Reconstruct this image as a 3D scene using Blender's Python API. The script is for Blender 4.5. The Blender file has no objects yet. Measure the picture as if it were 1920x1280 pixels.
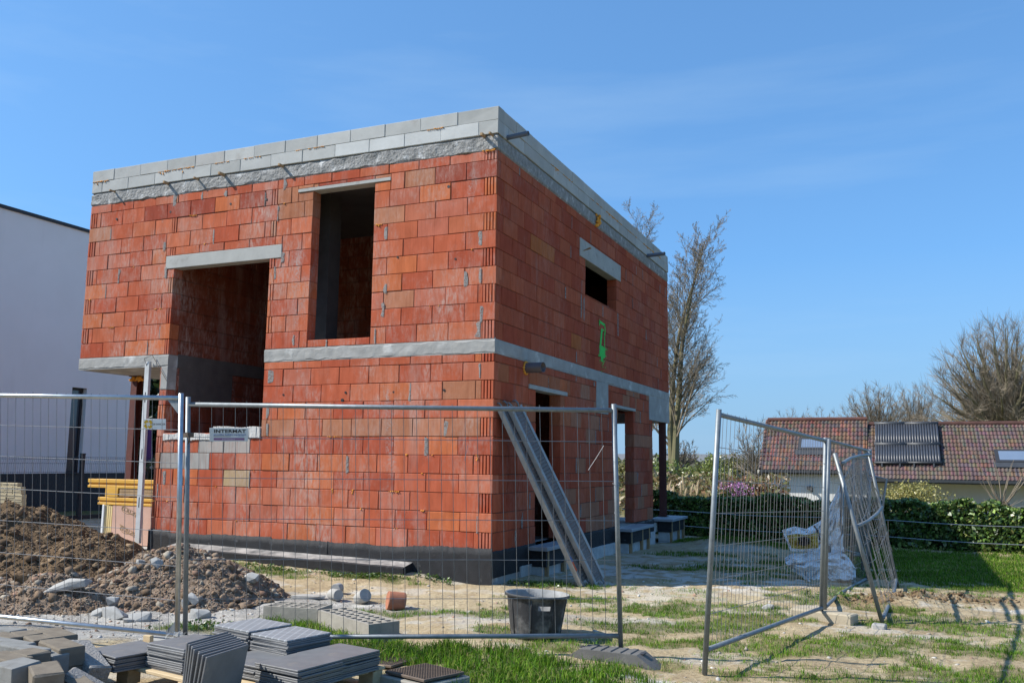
import bpy, math, random
import numpy as np
from mathutils import Vector, Matrix

# ------------------------------------------------------------------ camera, sky, sun, exposure
sc = bpy.context.scene
COL = sc.collection
V = Vector
FPX, YAW, PITCH, ROLL = 1659.4, 0.4131, 0.1348, 0.0119
CAM = np.array([4.9363, -10.686, 1.1745])
def _basis():
    cy, sy, cp, sp = math.cos(YAW), math.sin(YAW), math.cos(PITCH), math.sin(PITCH)
    w = np.array([-sy*cp, cy*cp, sp]); r = np.array([cy, sy, 0.0]); u = np.cross(r, w)
    c, s = math.cos(ROLL), math.sin(ROLL)
    return c*r + s*u, -s*r + c*u, w
CR, CU, CW = _basis()
cd = bpy.data.cameras.new('camera'); cam = bpy.data.objects.new('camera', cd); COL.objects.link(cam)
cd.sensor_width = 36.0; cd.lens = FPX/1920*36.0; cd.clip_start = 0.05; cd.clip_end = 9000
cam.matrix_world = Matrix(((CR[0], CU[0], -CW[0], CAM[0]), (CR[1], CU[1], -CW[1], CAM[1]), (CR[2], CU[2], -CW[2], CAM[2]), (0, 0, 0, 1)))
sc.camera = cam
SUN = V((-6.25, -3.36, 6.57)).normalized()
wd = bpy.data.worlds.new('World'); sc.world = wd; wd.use_nodes = True
nt = wd.node_tree; nt.nodes.clear()
sky = nt.nodes.new('ShaderNodeTexSky'); sky.sky_type = 'NISHITA'; sky.sun_disc = False
sky.sun_elevation = math.asin(SUN.z); sky.sun_rotation = math.atan2(SUN.x, SUN.y)
sky.altitude = 50; sky.air_density = 1.0; sky.dust_density = 1.0; sky.ozone_density = 6.0
bg = nt.nodes.new('ShaderNodeBackground'); bg.inputs['Strength'].default_value = 0.12
wo = nt.nodes.new('ShaderNodeOutputWorld')
tc = nt.nodes.new('ShaderNodeTexCoord'); mp = nt.nodes.new('ShaderNodeMapping')
mp.inputs['Rotation'].default_value = (0.25, 0.1, 0.5); mp.inputs['Scale'].default_value = (1.0, 2.6, 9.0)
nz = nt.nodes.new('ShaderNodeTexNoise'); nz.inputs['Scale'].default_value = 1.3; nz.inputs['Detail'].default_value = 7; nz.inputs['Roughness'].default_value = 0.55
rp = nt.nodes.new('ShaderNodeValToRGB'); rp.color_ramp.elements[0].position = 0.52; rp.color_ramp.elements[1].position = 0.85
rp.color_ramp.elements[0].color = (0, 0, 0, 1); rp.color_ramp.elements[1].color = (0.22, 0.22, 0.22, 1)
mxw = nt.nodes.new('ShaderNodeMixRGB'); mxw.inputs[2].default_value = (3.6, 4.8, 5.9, 1)
L = nt.links.new
L(tc.outputs['Generated'], mp.inputs['Vector']); L(mp.outputs['Vector'], nz.inputs['Vector']); L(nz.outputs['Fac'], rp.inputs['Fac'])
L(rp.outputs['Color'], mxw.inputs[0]); 
m1 = nt.nodes.new('ShaderNodeMixRGB'); m1.blend_type = 'MULTIPLY'; m1.inputs[0].default_value = 1.0; m1.inputs[2].default_value = (0.105, 0.105, 0.105, 1)
gm_ = nt.nodes.new('ShaderNodeGamma'); gm_.inputs['Gamma'].default_value = 0.6
m2_ = nt.nodes.new('ShaderNodeMixRGB'); m2_.blend_type = 'MULTIPLY'; m2_.inputs[0].default_value = 1.0; m2_.inputs[2].default_value = (3.6, 6.1, 8.5, 1)
L(sky.outputs['Color'], m1.inputs[1]); L(m1.outputs['Color'], gm_.inputs['Color']); L(gm_.outputs['Color'], m2_.inputs[1]); 
sx_ = nt.nodes.new('ShaderNodeSeparateXYZ'); hz_ = nt.nodes.new('ShaderNodeMapRange'); hz_.inputs['From Min'].default_value = 0.0; hz_.inputs['From Max'].default_value = 0.22; hz_.inputs['To Min'].default_value = 0.85; hz_.inputs['To Max'].default_value = 0.0
mh_ = nt.nodes.new('ShaderNodeMixRGB'); mh_.inputs[2].default_value = (1.95, 3.2, 4.7, 1)
L(tc.outputs['Generated'], sx_.inputs[0]); L(sx_.outputs['Z'], hz_.inputs['Value']); L(hz_.outputs['Result'], mh_.inputs[0]); L(m2_.outputs['Color'], mh_.inputs[1]); L(mh_.outputs['Color'], mxw.inputs[1]); L(mxw.outputs['Color'], bg.inputs['Color']); L(bg.outputs['Background'], wo.inputs['Surface'])
sl = bpy.data.lights.new('sun', 'SUN'); sl.energy = 5.0; sl.angle = math.radians(0.53); sl.color = (1.0, 0.955, 0.88)
so = bpy.data.objects.new('sun', sl); COL.objects.link(so); so.rotation_euler = SUN.to_track_quat('Z', 'Y').to_euler(); so.location = (-20, -10, 20)
vs = sc.view_settings; vs.view_transform = 'Standard'; vs.look = 'None'; vs.exposure = 0.5; vs.gamma = 1.0
sc.cycles.max_bounces = 8; sc.cycles.transparent_max_bounces = 8

# ------------------------------------------------------------------ helpers
def ray(px, py): return CW + (px-960)/FPX*CR + (640-py)/FPX*CU
def at(px, py, x=None, y=None, z=None, d=None):     # a point of the photograph on a plane of the place
    k = ray(px, py)
    if x is not None: t = (x-CAM[0])/k[0]
    elif y is not None: t = (y-CAM[1])/k[1]
    elif z is not None: t = (z-CAM[2])/k[2]
    else: t = d
    return V((CAM + k*t).tolist())
R_ = random.Random(7)
U = R_.uniform

def _h2(ix, iy, s):
    n = (ix.astype(np.int64)*374761393 + iy.astype(np.int64)*668265263 + s*974634777) & 0x7fffffff
    n = ((n ^ (n >> 13))*1274126177) & 0x7fffffff
    return ((n ^ (n >> 16)) & 0xffff)/65535.0
def vnoise(x, y, s=0):
    x = np.asarray(x, float); y = np.asarray(y, float)
    ix = np.floor(x); iy = np.floor(y); fx = x-ix; fy = y-iy
    fx = fx*fx*(3-2*fx); fy = fy*fy*(3-2*fy)
    a = _h2(ix, iy, s); b = _h2(ix+1, iy, s); c = _h2(ix, iy+1, s); d = _h2(ix+1, iy+1, s)
    return (a*(1-fx)+b*fx)*(1-fy) + (c*(1-fx)+d*fx)*fy
def fbm(x, y, s=0, o=4):
    t = 0; a = 0.5; n = 0
    for i in range(o):
        t = t + a*vnoise(np.asarray(x)*2**i, np.asarray(y)*2**i, s+i*17); n += a; a *= 0.5
    return t/n
def sst(t): t = np.clip(t, 0, 1); return t*t*(3-2*t)

def tag(o, label=None, cat=None, group=None, kind=None):
    if label: o['label'] = label
    if cat: o['category'] = cat
    if group: o['group'] = group
    if kind: o['kind'] = kind
    return o
def thing(name, label, cat, loc=(0, 0, 0), group=None):
    o = bpy.data.objects.new(name, None); COL.objects.link(o); o.location = loc; o.empty_display_size = 0.1
    return tag(o, label, cat, group)
def link(name, me, parent=None):
    o = bpy.data.objects.new(name, me); COL.objects.link(o)
    if parent is not None:
        o.parent = parent
        if parent.type == 'EMPTY': o.matrix_parent_inverse = Matrix.Translation(-V(parent.location))
    return o

class MB:
    def __init__(s): s.v = []; s.f = []; s.m = []; s.t = []
    def add(s, vs, fs, mi=0, tint=None):
        b = len(s.v); s.v += [tuple(p) for p in vs]
        for f in fs: s.f.append([b+i for i in f]); s.m.append(mi); s.t.append(tint)
    def box(s, a, b, M=None, mi=0, tint=None):
        x0, y0, z0 = a; x1, y1, z1 = b
        p = [V(q) for q in ((x0,y0,z0),(x1,y0,z0),(x1,y1,z0),(x0,y1,z0),(x0,y0,z1),(x1,y0,z1),(x1,y1,z1),(x0,y1,z1))]
        if M is not None: p = [M @ q for q in p]
        s.add(p, [(3,2,1,0),(4,5,6,7),(0,1,5,4),(1,2,6,5),(2,3,7,6),(3,0,4,7)], mi, tint)
    def cbox(s, a, b, c=0.004, M=None, mi=0, tint=None, jit=0.0):      # box with chamfered edges
        bm = [[a[i], b[i]] for i in range(3)]; vs = []; idx = {}
        for ax in range(3):
            for sx in (0, 1):
                for sy in (0, 1):
                    for sz in (0, 1):
                        sg = (sx, sy, sz); q = []
                        for i in range(3):
                            w = bm[i][sg[i]]
                            if i != ax: w += c if sg[i] == 0 else -c
                            q.append(w + (U(-jit, jit) if jit else 0))
                        idx[(ax, sg)] = len(vs); vs.append(M @ V(q) if M is not None else V(q))
        fs = []
        for ax in range(3):
            o1, o2 = (ax+1) % 3, (ax+2) % 3
            for sd in (0, 1):
                def S(p, q): t = [0, 0, 0]; t[ax] = sd; t[o1] = p; t[o2] = q; return tuple(t)
                f = [idx[(ax, S(0,0))], idx[(ax, S(1,0))], idx[(ax, S(1,1))], idx[(ax, S(0,1))]]
                fs.append(f if sd else f[::-1])
        for ax in range(3):      # edges along ax
            o1, o2 = (ax+1) % 3, (ax+2) % 3
            for p in (0, 1):
                for q in (0, 1):
                    def S(r): t = [0, 0, 0]; t[ax] = r; t[o1] = p; t[o2] = q; return tuple(t)
                    f = [idx[(o1, S(0))], idx[(o1, S(1))], idx[(o2, S(1))], idx[(o2, S(0))]]
                    fs.append(f if (p ^ q) == 0 else f[::-1])
        for sx in (0, 1):
            for sy in (0, 1):
                for sz in (0, 1):
                    f = [idx[(i, (sx, sy, sz))] for i in range(3)]
                    fs.append(f if (sx+sy+sz) % 2 else f[::-1])
        s.add(vs, fs, mi, tint)
    def tube(s, pts, r, n=8, mi=0, tint=None, cap=True):
        pts = [V(p) for p in pts]; k = len(pts)
        rs = list(r) if isinstance(r, (list, tuple)) else [r]*k
        vs = []; fs = []; ref = None
        for i in range(k):
            d = (pts[min(i+1, k-1)] - pts[max(i-1, 0)])
            if d.length < 1e-9: d = V((0, 0, 1))
            d.normalize()
            if ref is None: ref = V((0, 0, 1)) if abs(d.z) < 0.9 else V((1, 0, 0))
            e1 = ref - d*ref.dot(d)
            if e1.length < 1e-6: e1 = d.orthogonal()
            e1.normalize(); e2 = d.cross(e1); ref = e1
            for j in range(n):
                a = 2*math.pi*j/n; vs.append(pts[i] + (e1*math.cos(a) + e2*math.sin(a))*rs[i])
        for i in range(k-1):
            for j in range(n): fs.append((i*n+j, i*n+(j+1) % n, (i+1)*n+(j+1) % n, (i+1)*n+j))
        if cap and n > 2: fs.append(tuple(range(n))[::-1]); fs.append(tuple((k-1)*n+j for j in range(n)))
        s.add(vs, fs, mi, tint)
    def lathe(s, prof, n=32, M=None, mi=0, skip=None, sx=1.0, sy=1.0):
        vs = []; fs = []
        for (r, z) in prof:
            for j in range(n):
                a = 2*math.pi*j/n; q = V((r*math.cos(a)*sx, r*math.sin(a)*sy, z)); vs.append(M @ q if M is not None else q)
        for i in range(len(prof)-1):
            for j in range(n):
                if skip and skip(i, j): continue
                fs.append((i*n+j, i*n+(j+1) % n, (i+1)*n+(j+1) % n, (i+1)*n+j))
        s.add(vs, fs, mi)
    def prism(s, poly, a, b, M=None, mi=0, tint=None):       # polygon in xy swept from z=a to z=b
        n = len(poly); vs = [V((p[0], p[1], a)) for p in poly] + [V((p[0], p[1], b)) for p in poly]
        if M is not None: vs = [M @ q for q in vs]
        s.add(vs, [tuple(range(n))[::-1], tuple(range(n, 2*n))] + [(i, (i+1) % n, n+(i+1) % n, n+i) for i in range(n)], mi, tint)
    def build(s, name, mats, parent=None, smooth=False):
        me = bpy.data.meshes.new(name); me.from_pydata(s.v, [], s.f)
        for m in (mats if isinstance(mats, (list, tuple)) else [mats]): me.materials.append(m)
        if any(s.m): me.polygons.foreach_set('material_index', s.m)
        if smooth: me.polygons.foreach_set('use_smooth', [True]*len(s.f))
        if any(t is not None for t in s.t):
            at_ = me.attributes.new('tint', 'FLOAT_COLOR', 'CORNER'); d = []
            for f, t in zip(s.f, s.t):
                t = t or (0.4, 0.4, 0.4)
                for _ in f: d += [t[0], t[1], t[2], 1.0]
            at_.data.foreach_set('color', d)
        me.update(); return link(name, me, parent)

def npmesh(name, verts, faces, mat, parent=None, tint=None, smooth=False):     # verts (N,3), faces (F,k) numpy; tint per vertex
    me = bpy.data.meshes.new(name); nF, k = faces.shape
    me.vertices.add(len(verts)); me.vertices.foreach_set('co', verts.astype(np.float32).ravel())
    me.loops.add(nF*k); me.loops.foreach_set('vertex_index', faces.astype(np.int32).ravel())
    me.polygons.add(nF); me.polygons.foreach_set('loop_start', np.arange(0, nF*k, k, dtype=np.int32))
    try: me.polygons.foreach_set('loop_total', np.full(nF, k, dtype=np.int32))
    except Exception: pass
    me.update(calc_edges=True)
    if smooth: me.polygons.foreach_set('use_smooth', np.ones(nF, dtype=bool))
    for m in (mat if isinstance(mat, (list, tuple)) else [mat]): me.materials.append(m)
    if tint is not None:
        a = me.attributes.new('tint', 'FLOAT_COLOR', 'POINT')
        c = np.ones((len(verts), 4), np.float32); c[:, :3] = tint; a.data.foreach_set('color', c.ravel())
    return link(name, me, parent)

# ------------------------------------------------------------------ materials
MATS = {}
def M(name, c1, c2=None, scale=6.0, rough=0.8, bump=0.15, bscale=40.0, metal=0.0, tint=False, stretch=None, spot=None, spotc=None, spots=(3.0, 0.62, 0.7), dist=0.01, spec=0.5, trans=0.0, detail=6.0, voro=None):
    if name in MATS: return MATS[name]
    m = bpy.data.materials.new(name); m.use_nodes = True; t = m.node_tree; N = t.nodes; b = N['Principled BSDF']
    lk = t.links.new
    tc = N.new('ShaderNodeTexCoord'); vec = tc.outputs['Object']
    def noise(sc_, st=None, det=detail):
        n = N.new('ShaderNodeTexNoise'); n.inputs['Scale'].default_value = sc_; n.inputs['Detail'].default_value = det; n.inputs['Roughness'].default_value = 0.6
        if st:
            mp = N.new('ShaderNodeMapping'); mp.inputs['Scale'].default_value = st; lk(vec, mp.inputs['Vector']); lk(mp.outputs['Vector'], n.inputs['Vector'])
        else: lk(vec, n.inputs['Vector'])
        return n.outputs['Fac']
    def ramp(f, a, bb):
        r = N.new('ShaderNodeMapRange'); r.inputs['From Min'].default_value = a; r.inputs['From Max'].default_value = bb; lk(f, r.inputs['Value']); return r.outputs['Result']
    def mix(f, a, bb, mode='MIX'):
        x = N.new('ShaderNodeMixRGB'); x.blend_type = mode
        for i, q in ((0, f), (1, a), (2, bb)):
            if hasattr(q, 'is_linked') or hasattr(q, 'links'): lk(q, x.inputs[i])
            elif i == 0: x.inputs[0].default_value = q
            else: x.inputs[i].default_value = (*q, 1)
        return x.outputs['Color']
    c2 = c2 or tuple(q*0.75 for q in c1)
    if tint:
        a = N.new('ShaderNodeAttribute'); a.attribute_name = 'tint'
        col = mix(1.0, a.outputs['Color'], mix(ramp(noise(scale, stretch), 0.3, 0.7), c1, c2), 'MULTIPLY')
    else: col = mix(ramp(noise(scale, stretch), 0.3, 0.7), c1, c2)
    if spotc:
        col = mix(ramp(noise(spots[0], spot), spots[1], spots[2]), col, spotc)
    lk(col, b.inputs['Base Color'])
    b.inputs['Roughness'].default_value = rough; b.inputs['Metallic'].default_value = metal
    b.inputs['Specular IOR Level'].default_value = spec
    if bump:
        bn = N.new('ShaderNodeBump'); bn.inputs['Strength'].default_value = bump; bn.inputs['Distance'].default_value = dist
        if voro:
            vo = N.new('ShaderNodeTexVoronoi'); vo.inputs['Scale'].default_value = voro; lk(vec, vo.inputs['Vector']); lk(vo.outputs['Distance'], bn.inputs['Height'])
        else: lk(noise(bscale), bn.inputs['Height'])
        lk(bn.outputs['Normal'], b.inputs['Normal'])
    if trans:
        tr = N.new('ShaderNodeBsdfTranslucent'); ms = N.new('ShaderNodeMixShader'); ms.inputs[0].default_value = trans
        lk(col, tr.inputs['Color']); lk(b.outputs[0], ms.inputs[1]); lk(tr.outputs[0], ms.inputs[2]); lk(ms.outputs[0], N['Material Output'].inputs['Surface'])
    MATS[name] = m; return m

m_brick = M('clay_block', (1.06, 1.06, 1.06), (0.80, 0.77, 0.75), 9, 0.9, 0.5, 70, tint=True, stretch=(1, 1, 0.35), spotc=(0.40, 0.30, 0.26), spot=(1.0, 1.0, 0.16), spots=(2.2, 0.57, 0.95), dist=0.006, spec=0.04)
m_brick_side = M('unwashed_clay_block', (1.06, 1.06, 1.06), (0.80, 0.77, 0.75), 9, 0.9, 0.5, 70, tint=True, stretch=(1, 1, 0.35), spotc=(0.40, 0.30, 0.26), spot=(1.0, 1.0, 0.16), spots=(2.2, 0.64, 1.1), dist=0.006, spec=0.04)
def _brick_wear(m, k=1.0):          # fine upright ribbing of extruded clay, lime bloom and grey mortar wash
    t = m.node_tree; N = t.nodes; lk = t.links.new; b = N['Principled BSDF']; prev = b.inputs['Base Color'].links[0].from_socket; tc_ = N.new('ShaderNodeTexCoord')
    def nz_(scale, st, det, rough=0.6):
        mp_ = N.new('ShaderNodeMapping'); mp_.inputs['Scale'].default_value = st; lk(tc_.outputs['Object'], mp_.inputs['Vector']); n = N.new('ShaderNodeTexNoise'); n.inputs['Scale'].default_value = scale; n.inputs['Detail'].default_value = det; n.inputs['Roughness'].default_value = rough; lk(mp_.outputs['Vector'], n.inputs['Vector']); return n.outputs['Fac']
    def mr(f, a, c, hi): r = N.new('ShaderNodeMapRange'); r.inputs['From Min'].default_value = a; r.inputs['From Max'].default_value = c; r.inputs['To Max'].default_value = hi; lk(f, r.inputs['Value']); return r.outputs['Result']
    def mul(a, c): x = N.new('ShaderNodeMath'); x.operation = 'MULTIPLY'; lk(a, x.inputs[0]); lk(c, x.inputs[1]); return x.outputs[0]
    def mx(f, p, c): x = N.new('ShaderNodeMixRGB'); x.inputs[2].default_value = (*c, 1); lk(f, x.inputs[0]); lk(p, x.inputs[1]); return x.outputs['Color']
    prev = mx(mr(nz_(38, (1, 1, 0.03), 3), 0.5, 0.72, 0.35), prev, (0.22, 0.055, 0.03))
    prev = mx(mul(mr(nz_(0.9, (1, 1, 0.7), 10, 0.75), 0.46, 0.66, 0.85*k), mr(nz_(24, (1, 1, 0.3), 6, 0.7), 0.40, 0.62, 1.0)), prev, (0.47, 0.36, 0.31))
    prev = mx(mul(mr(nz_(1.7, (1, 1, 0.25), 9, 0.75), 0.56, 0.70, 0.85*k), mr(nz_(30, (1, 1, 1), 5, 0.7), 0.42, 0.6, 1.0)), prev, (0.36, 0.34, 0.325))
    lk(prev, b.inputs['Base Color'])
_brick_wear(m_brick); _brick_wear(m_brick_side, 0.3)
m_joint = M('joint_mortar', (0.16, 0.085, 0.06), (0.10, 0.05, 0.035), 12, 0.95, 0.3, 60)
m_conc = M('concrete', (0.38, 0.375, 0.355), (0.28, 0.275, 0.26), 4, 0.9, 0.35, 45, spotc=(0.56, 0.56, 0.54), spots=(2.2, 0.58, 0.7), dist=0.008, spec=0.25)
m_concrough = M('rough_concrete', (0.36, 0.355, 0.34), (0.19, 0.188, 0.182), 14, 0.95, 0.9, 26, spotc=(0.56, 0.56, 0.55), spots=(7, 0.56, 0.68), dist=0.03, spec=0.2)
m_lintel = M('lintel_concrete', (0.42, 0.42, 0.395), (0.335, 0.335, 0.315), 3, 0.88, 0.35, 45, spec=0.2, spotc=(0.27, 0.26, 0.24), spots=(5, 0.58, 0.75), dist=0.008)
m_aer = M('aircrete', (0.88, 0.88, 0.87), (0.74, 0.74, 0.73), 3.5, 0.92, 0.3, 90, tint=True, spec=0.15, spotc=(0.30, 0.275, 0.25), spots=(2.6, 0.60, 0.85), dist=0.008)
m_smear = M('mortar_smear', (0.30, 0.28, 0.265), (0.22, 0.205, 0.195), 14, 0.95, 0.5, 50, dist=0.01, spec=0.1)
def _ragged(m, sc1, lo, hi):
    t = m.node_tree; N = t.nodes; lk = t.links.new; tc_ = N.new('ShaderNodeTexCoord'); n = N.new('ShaderNodeTexNoise'); n.inputs['Scale'].default_value = sc1; n.inputs['Detail'].default_value = 8; n.inputs['Roughness'].default_value = 0.7
    lk(tc_.outputs['Object'], n.inputs['Vector']); r = N.new('ShaderNodeMapRange'); r.inputs['From Min'].default_value = lo; r.inputs['From Max'].default_value = hi; lk(n.outputs['Fac'], r.inputs['Value']); lk(r.outputs['Result'], N['Principled BSDF'].inputs['Alpha'])
_ragged(m_smear, 34, 0.32, 0.50)
m_white_mortar = M('pale_mortar', (0.62, 0.61, 0.58), (0.5, 0.48, 0.45), 8, 0.95, 0.6, 30, dist=0.015, spec=0.2)
m_foam = M('mounting_foam', (0.85, 0.40, 0.06), (0.70, 0.28, 0.03), 30, 0.85, 0.3, 60)
m_black = M('bitumen_membrane', (0.024, 0.025, 0.028), (0.013, 0.013, 0.015), 9, 0.72, 0.8, 90, spotc=(0.12, 0.12, 0.12), spots=(11, 0.64, 0.78), dist=0.01, spec=0.35)
m_dusty = M('dusty_membrane', (0.40, 0.37, 0.34), (0.07, 0.07, 0.07), 5, 0.95, 0.6, 30, dist=0.015)
m_white_block = M('limewashed_block', (0.50, 0.51, 0.50), (0.36, 0.365, 0.36), 7, 0.9, 0.4, 30)
m_bluestone = M('bluestone', (0.33, 0.355, 0.38), (0.28, 0.30, 0.325), 12, 0.55, 0.06, 80)
m_redsteel = M('red_oxide_steel', (0.115, 0.032, 0.024), (0.085, 0.025, 0.02), 8, 0.6, 0.1, 40)
m_galv = M('galvanised_steel', (0.47, 0.50, 0.52), (0.33, 0.36, 0.385), 14, 0.36, 0.05, 60, metal=0.85)
m_galvd = M('weathered_galvanised_steel', (0.25, 0.275, 0.29), (0.17, 0.19, 0.20), 18, 0.5, 0.06, 60, metal=0.45)
m_wire = M('fence_wire', (0.27, 0.275, 0.285), (0.19, 0.19, 0.195), 18, 0.5, 0, metal=0.5)
m_wood = M('timber', (0.40, 0.27, 0.14), (0.27, 0.17, 0.085), 6, 0.8, 0.2, 40, stretch=(8, 8, 1))
m_palewood = M('pale_timber', (0.56, 0.43, 0.26), (0.43, 0.32, 0.18), 6, 0.8, 0.2, 40, stretch=(1, 6, 6))
m_yellow = M('yellow_glazed_timber', (0.74, 0.43, 0.07), (0.60, 0.31, 0.045), 4, 0.55, 0.1, 30, stretch=(0.6, 6, 6))
m_pvc = M('blue_grey_pvc', (0.10, 0.125, 0.17), (0.08, 0.10, 0.14), 6, 0.4, 0)
m_brownpvc = M('brown_pvc', (0.12, 0.085, 0.085), (0.08, 0.06, 0.062), 6, 0.4, 0)
m_green = M('green_spray_paint', (0.02, 0.62, 0.07), (0.015, 0.48, 0.05), 20, 0.7, 0)
m_slate = M('dark_slate_tile', (0.165, 0.167, 0.17), (0.125, 0.127, 0.13), 9, 0.50, 0.08, 120, spec=0.5, spotc=(0.26, 0.235, 0.20), spots=(5, 0.58, 0.80))
m_slate_top = M('dusty_sheen_slate_tile', (0.22, 0.23, 0.24), (0.175, 0.185, 0.195), 9, 0.55, 0.08, 120)  # dusty top tiles; sky reflection is put into the paler colour too
def _diamond(m):
    t = m.node_tree; N = t.nodes; b = N['Principled BSDF']; src = b.inputs['Base Color'].links[0].from_socket; tc_ = N.new('ShaderNodeTexCoord'); prev = src
    for rz in (0.6, -0.6):
        mp_ = N.new('ShaderNodeMapping'); mp_.inputs['Rotation'].default_value = (0, 0, rz); t.links.new(tc_.outputs['Object'], mp_.inputs['Vector'])
        wv = N.new('ShaderNodeTexWave'); wv.inputs['Scale'].default_value = 5.5; wv.inputs['Distortion'].default_value = 0.4; t.links.new(mp_.outputs['Vector'], wv.inputs['Vector'])
        r = N.new('ShaderNodeMapRange'); r.inputs['From Min'].default_value = 0.86; r.inputs['From Max'].default_value = 1.0; r.inputs['To Max'].default_value = 0.35; t.links.new(wv.outputs['Fac'], r.inputs['Value'])
        x = N.new('ShaderNodeMixRGB'); x.inputs[2].default_value = (0.5, 0.52, 0.54, 1); t.links.new(r.outputs['Result'], x.inputs[0]); t.links.new(prev, x.inputs[1]); prev = x.outputs['Color']
    t.links.new(prev, b.inputs['Base Color'])
_diamond(m_slate_top)
m_paver = M('concrete_paver', (0.205, 0.175, 0.135), (0.14, 0.118, 0.092), 11, 0.92, 0.5, 130, dist=0.006, spotc=(0.15, 0.135, 0.11), spots=(5, 0.62, 0.8), spec=0.2)
m_paver_pale = M('pale_paver', (0.235, 0.235, 0.225), (0.175, 0.175, 0.165), 11, 0.9, 0.5, 130, dist=0.006, spec=0.2, spotc=(0.14, 0.125, 0.105), spots=(5, 0.58, 0.78))
m_gravelly = M('gravel_faced_paver', (0.34, 0.325, 0.30), (0.21, 0.20, 0.19), 40, 0.95, 0.9, 60, dist=0.02)
m_hollow = M('hollow_block_concrete', (0.36, 0.33, 0.28), (0.26, 0.24, 0.205), 8, 0.95, 0.5, 70, dist=0.008, spec=0.2)
m_core = M('drill_core_concrete', (0.40, 0.385, 0.355), (0.27, 0.26, 0.24), 9, 0.9, 0.6, 40, spec=0.2)
m_terra = M('terracotta', (0.40, 0.17, 0.10), (0.31, 0.125, 0.075), 10, 0.9, 0.3, 60, spec=0.2)
m_iron = M('rusty_cast_iron', (0.155, 0.115, 0.085), (0.10, 0.075, 0.06), 14, 0.75, 0.2, 80, metal=0.3)
m_rubber = M('grey_rubber', (0.14, 0.135, 0.125), (0.10, 0.095, 0.09), 7, 0.85, 0.3, 60, spotc=(0.24, 0.22, 0.19), spots=(5, 0.58, 0.75))
m_tub = M('black_rubber', (0.022, 0.022, 0.024), (0.035, 0.035, 0.036), 6, 0.7, 0.3, 50, spotc=(0.21, 0.205, 0.195), spots=(4.5, 0.50, 0.72))
m_tubin = M('mortar_coated_rubber', (0.34, 0.34, 0.33), (0.20, 0.20, 0.195), 8, 0.9, 0.3, 40)
m_block = M('beige_block', (0.42, 0.36, 0.26), (0.33, 0.28, 0.20), 9, 0.92, 0.4, 60)
m_plastic = M('white_woven_plastic', (0.92, 0.93, 0.94), (0.84, 0.855, 0.87), 7, 0.55, 0.5, 35, spec=0.4, dist=0.02)
m_bagyellow = M('yellow_print', (0.50, 0.37, 0.06), (0.30, 0.23, 0.07), 9, 0.5, 0)
m_dark = M('dark_print', (0.04, 0.04, 0.045), None, 9, 0.5, 0)
m_white = M('white_render', (0.80, 0.775, 0.755), (0.75, 0.725, 0.70), 0.7, 0.9, 0.12, 150, spec=0.1, spotc=(0.69, 0.665, 0.64), spot=(1, 1, 0.12), spots=(1.5, 0.56, 0.8))
m_anth = M('anthracite', (0.028, 0.029, 0.033), (0.022, 0.023, 0.026), 5, 0.6, 0.03, 60)
m_glass = M('window_glass', (0.05, 0.065, 0.08), (0.04, 0.05, 0.06), 2, 0.06, 0, spec=0.9)
m_housewall = M('cream_render', (0.74, 0.73, 0.70), (0.68, 0.67, 0.64), 1.5, 0.9, 0.06, 90, spec=0.2)
m_tile = M('roof_tile', (1.1, 1.1, 1.1), (0.66, 0.68, 0.72), 2.2, 0.8, 0.15, 30, tint=True, spec=0.1)
m_gutter = M('dark_zinc', (0.05, 0.053, 0.058), (0.035, 0.037, 0.04), 5, 0.5, 0)
m_collector = M('collector_tube', (0.055, 0.06, 0.072), (0.04, 0.045, 0.055), 5, 0.42, 0, spec=0.5)
m_bark = M('bare_bark', (0.19, 0.155, 0.11), (0.12, 0.095, 0.065), 3, 0.95, 0)
m_barkg = M('mossy_bark', (0.165, 0.155, 0.075), (0.13, 0.105, 0.06), 1.2, 0.95, 0)
m_twig = M('thin_twigs', (0.25, 0.205, 0.15), (0.19, 0.155, 0.11), 1.0, 0.95, 0)
m_leaf = M('leaf', (1.1, 1.1, 1.1), (0.75, 0.75, 0.75), 2.5, 0.36, 0, tint=True, trans=0.2, spec=0.55)
m_grass = M('grass_blade', (1.1, 1.1, 1.1), (0.75, 0.8, 0.75), 1.7, 0.55, 0, tint=True, trans=0.25, spec=0.1)
m_stone = M('rubble_stone', (1.1, 1.1, 1.1), (0.75, 0.74, 0.72), 14, 0.95, 0.5, 50, tint=True, dist=0.01, spec=0.2)
m_soil = M('brown_soil', (0.165, 0.112, 0.066), (0.095, 0.062, 0.035), 5, 0.98, 0.9, 16, dist=0.04, spec=0.1)
m_cream = M('cream_brick', (0.52, 0.44, 0.28), (0.44, 0.36, 0.23), 9, 0.9, 0.2, 60)
m_pink = M('insulation_wrap', (0.62, 0.40, 0.31), (0.54, 0.34, 0.26), 5, 0.4, 0.06, 8, spec=0.5)
m_ins = M('yellow_insulation', (0.75, 0.58, 0.28), (0.66, 0.49, 0.22), 9, 0.9, 0.2, 60)
m_signface = M('sign_face', (0.56, 0.60, 0.60), (0.52, 0.56, 0.56), 3, 0.4, 0)
m_signwhite = M('white_sign_face', (0.76, 0.78, 0.78), (0.72, 0.74, 0.74), 3, 0.4, 0)
m_ink = M('black_ink', (0.012, 0.012, 0.015), None, 3, 0.5, 0)
m_blueink = M('blue_ink', (0.08, 0.17, 0.42), None, 3, 0.5, 0)
m_purple = M('purple_ink', (0.24, 0.12, 0.26), None, 3, 0.5, 0)
m_lilac = M('lilac_ink', (0.42, 0.34, 0.46), None, 3, 0.5, 0)
m_gold = M('gold_ink', (0.70, 0.42, 0.02), None, 3, 0.5, 0)
m_orange = M('orange_sticker', (0.75, 0.13, 0.03), None, 3, 0.5, 0)
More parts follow.
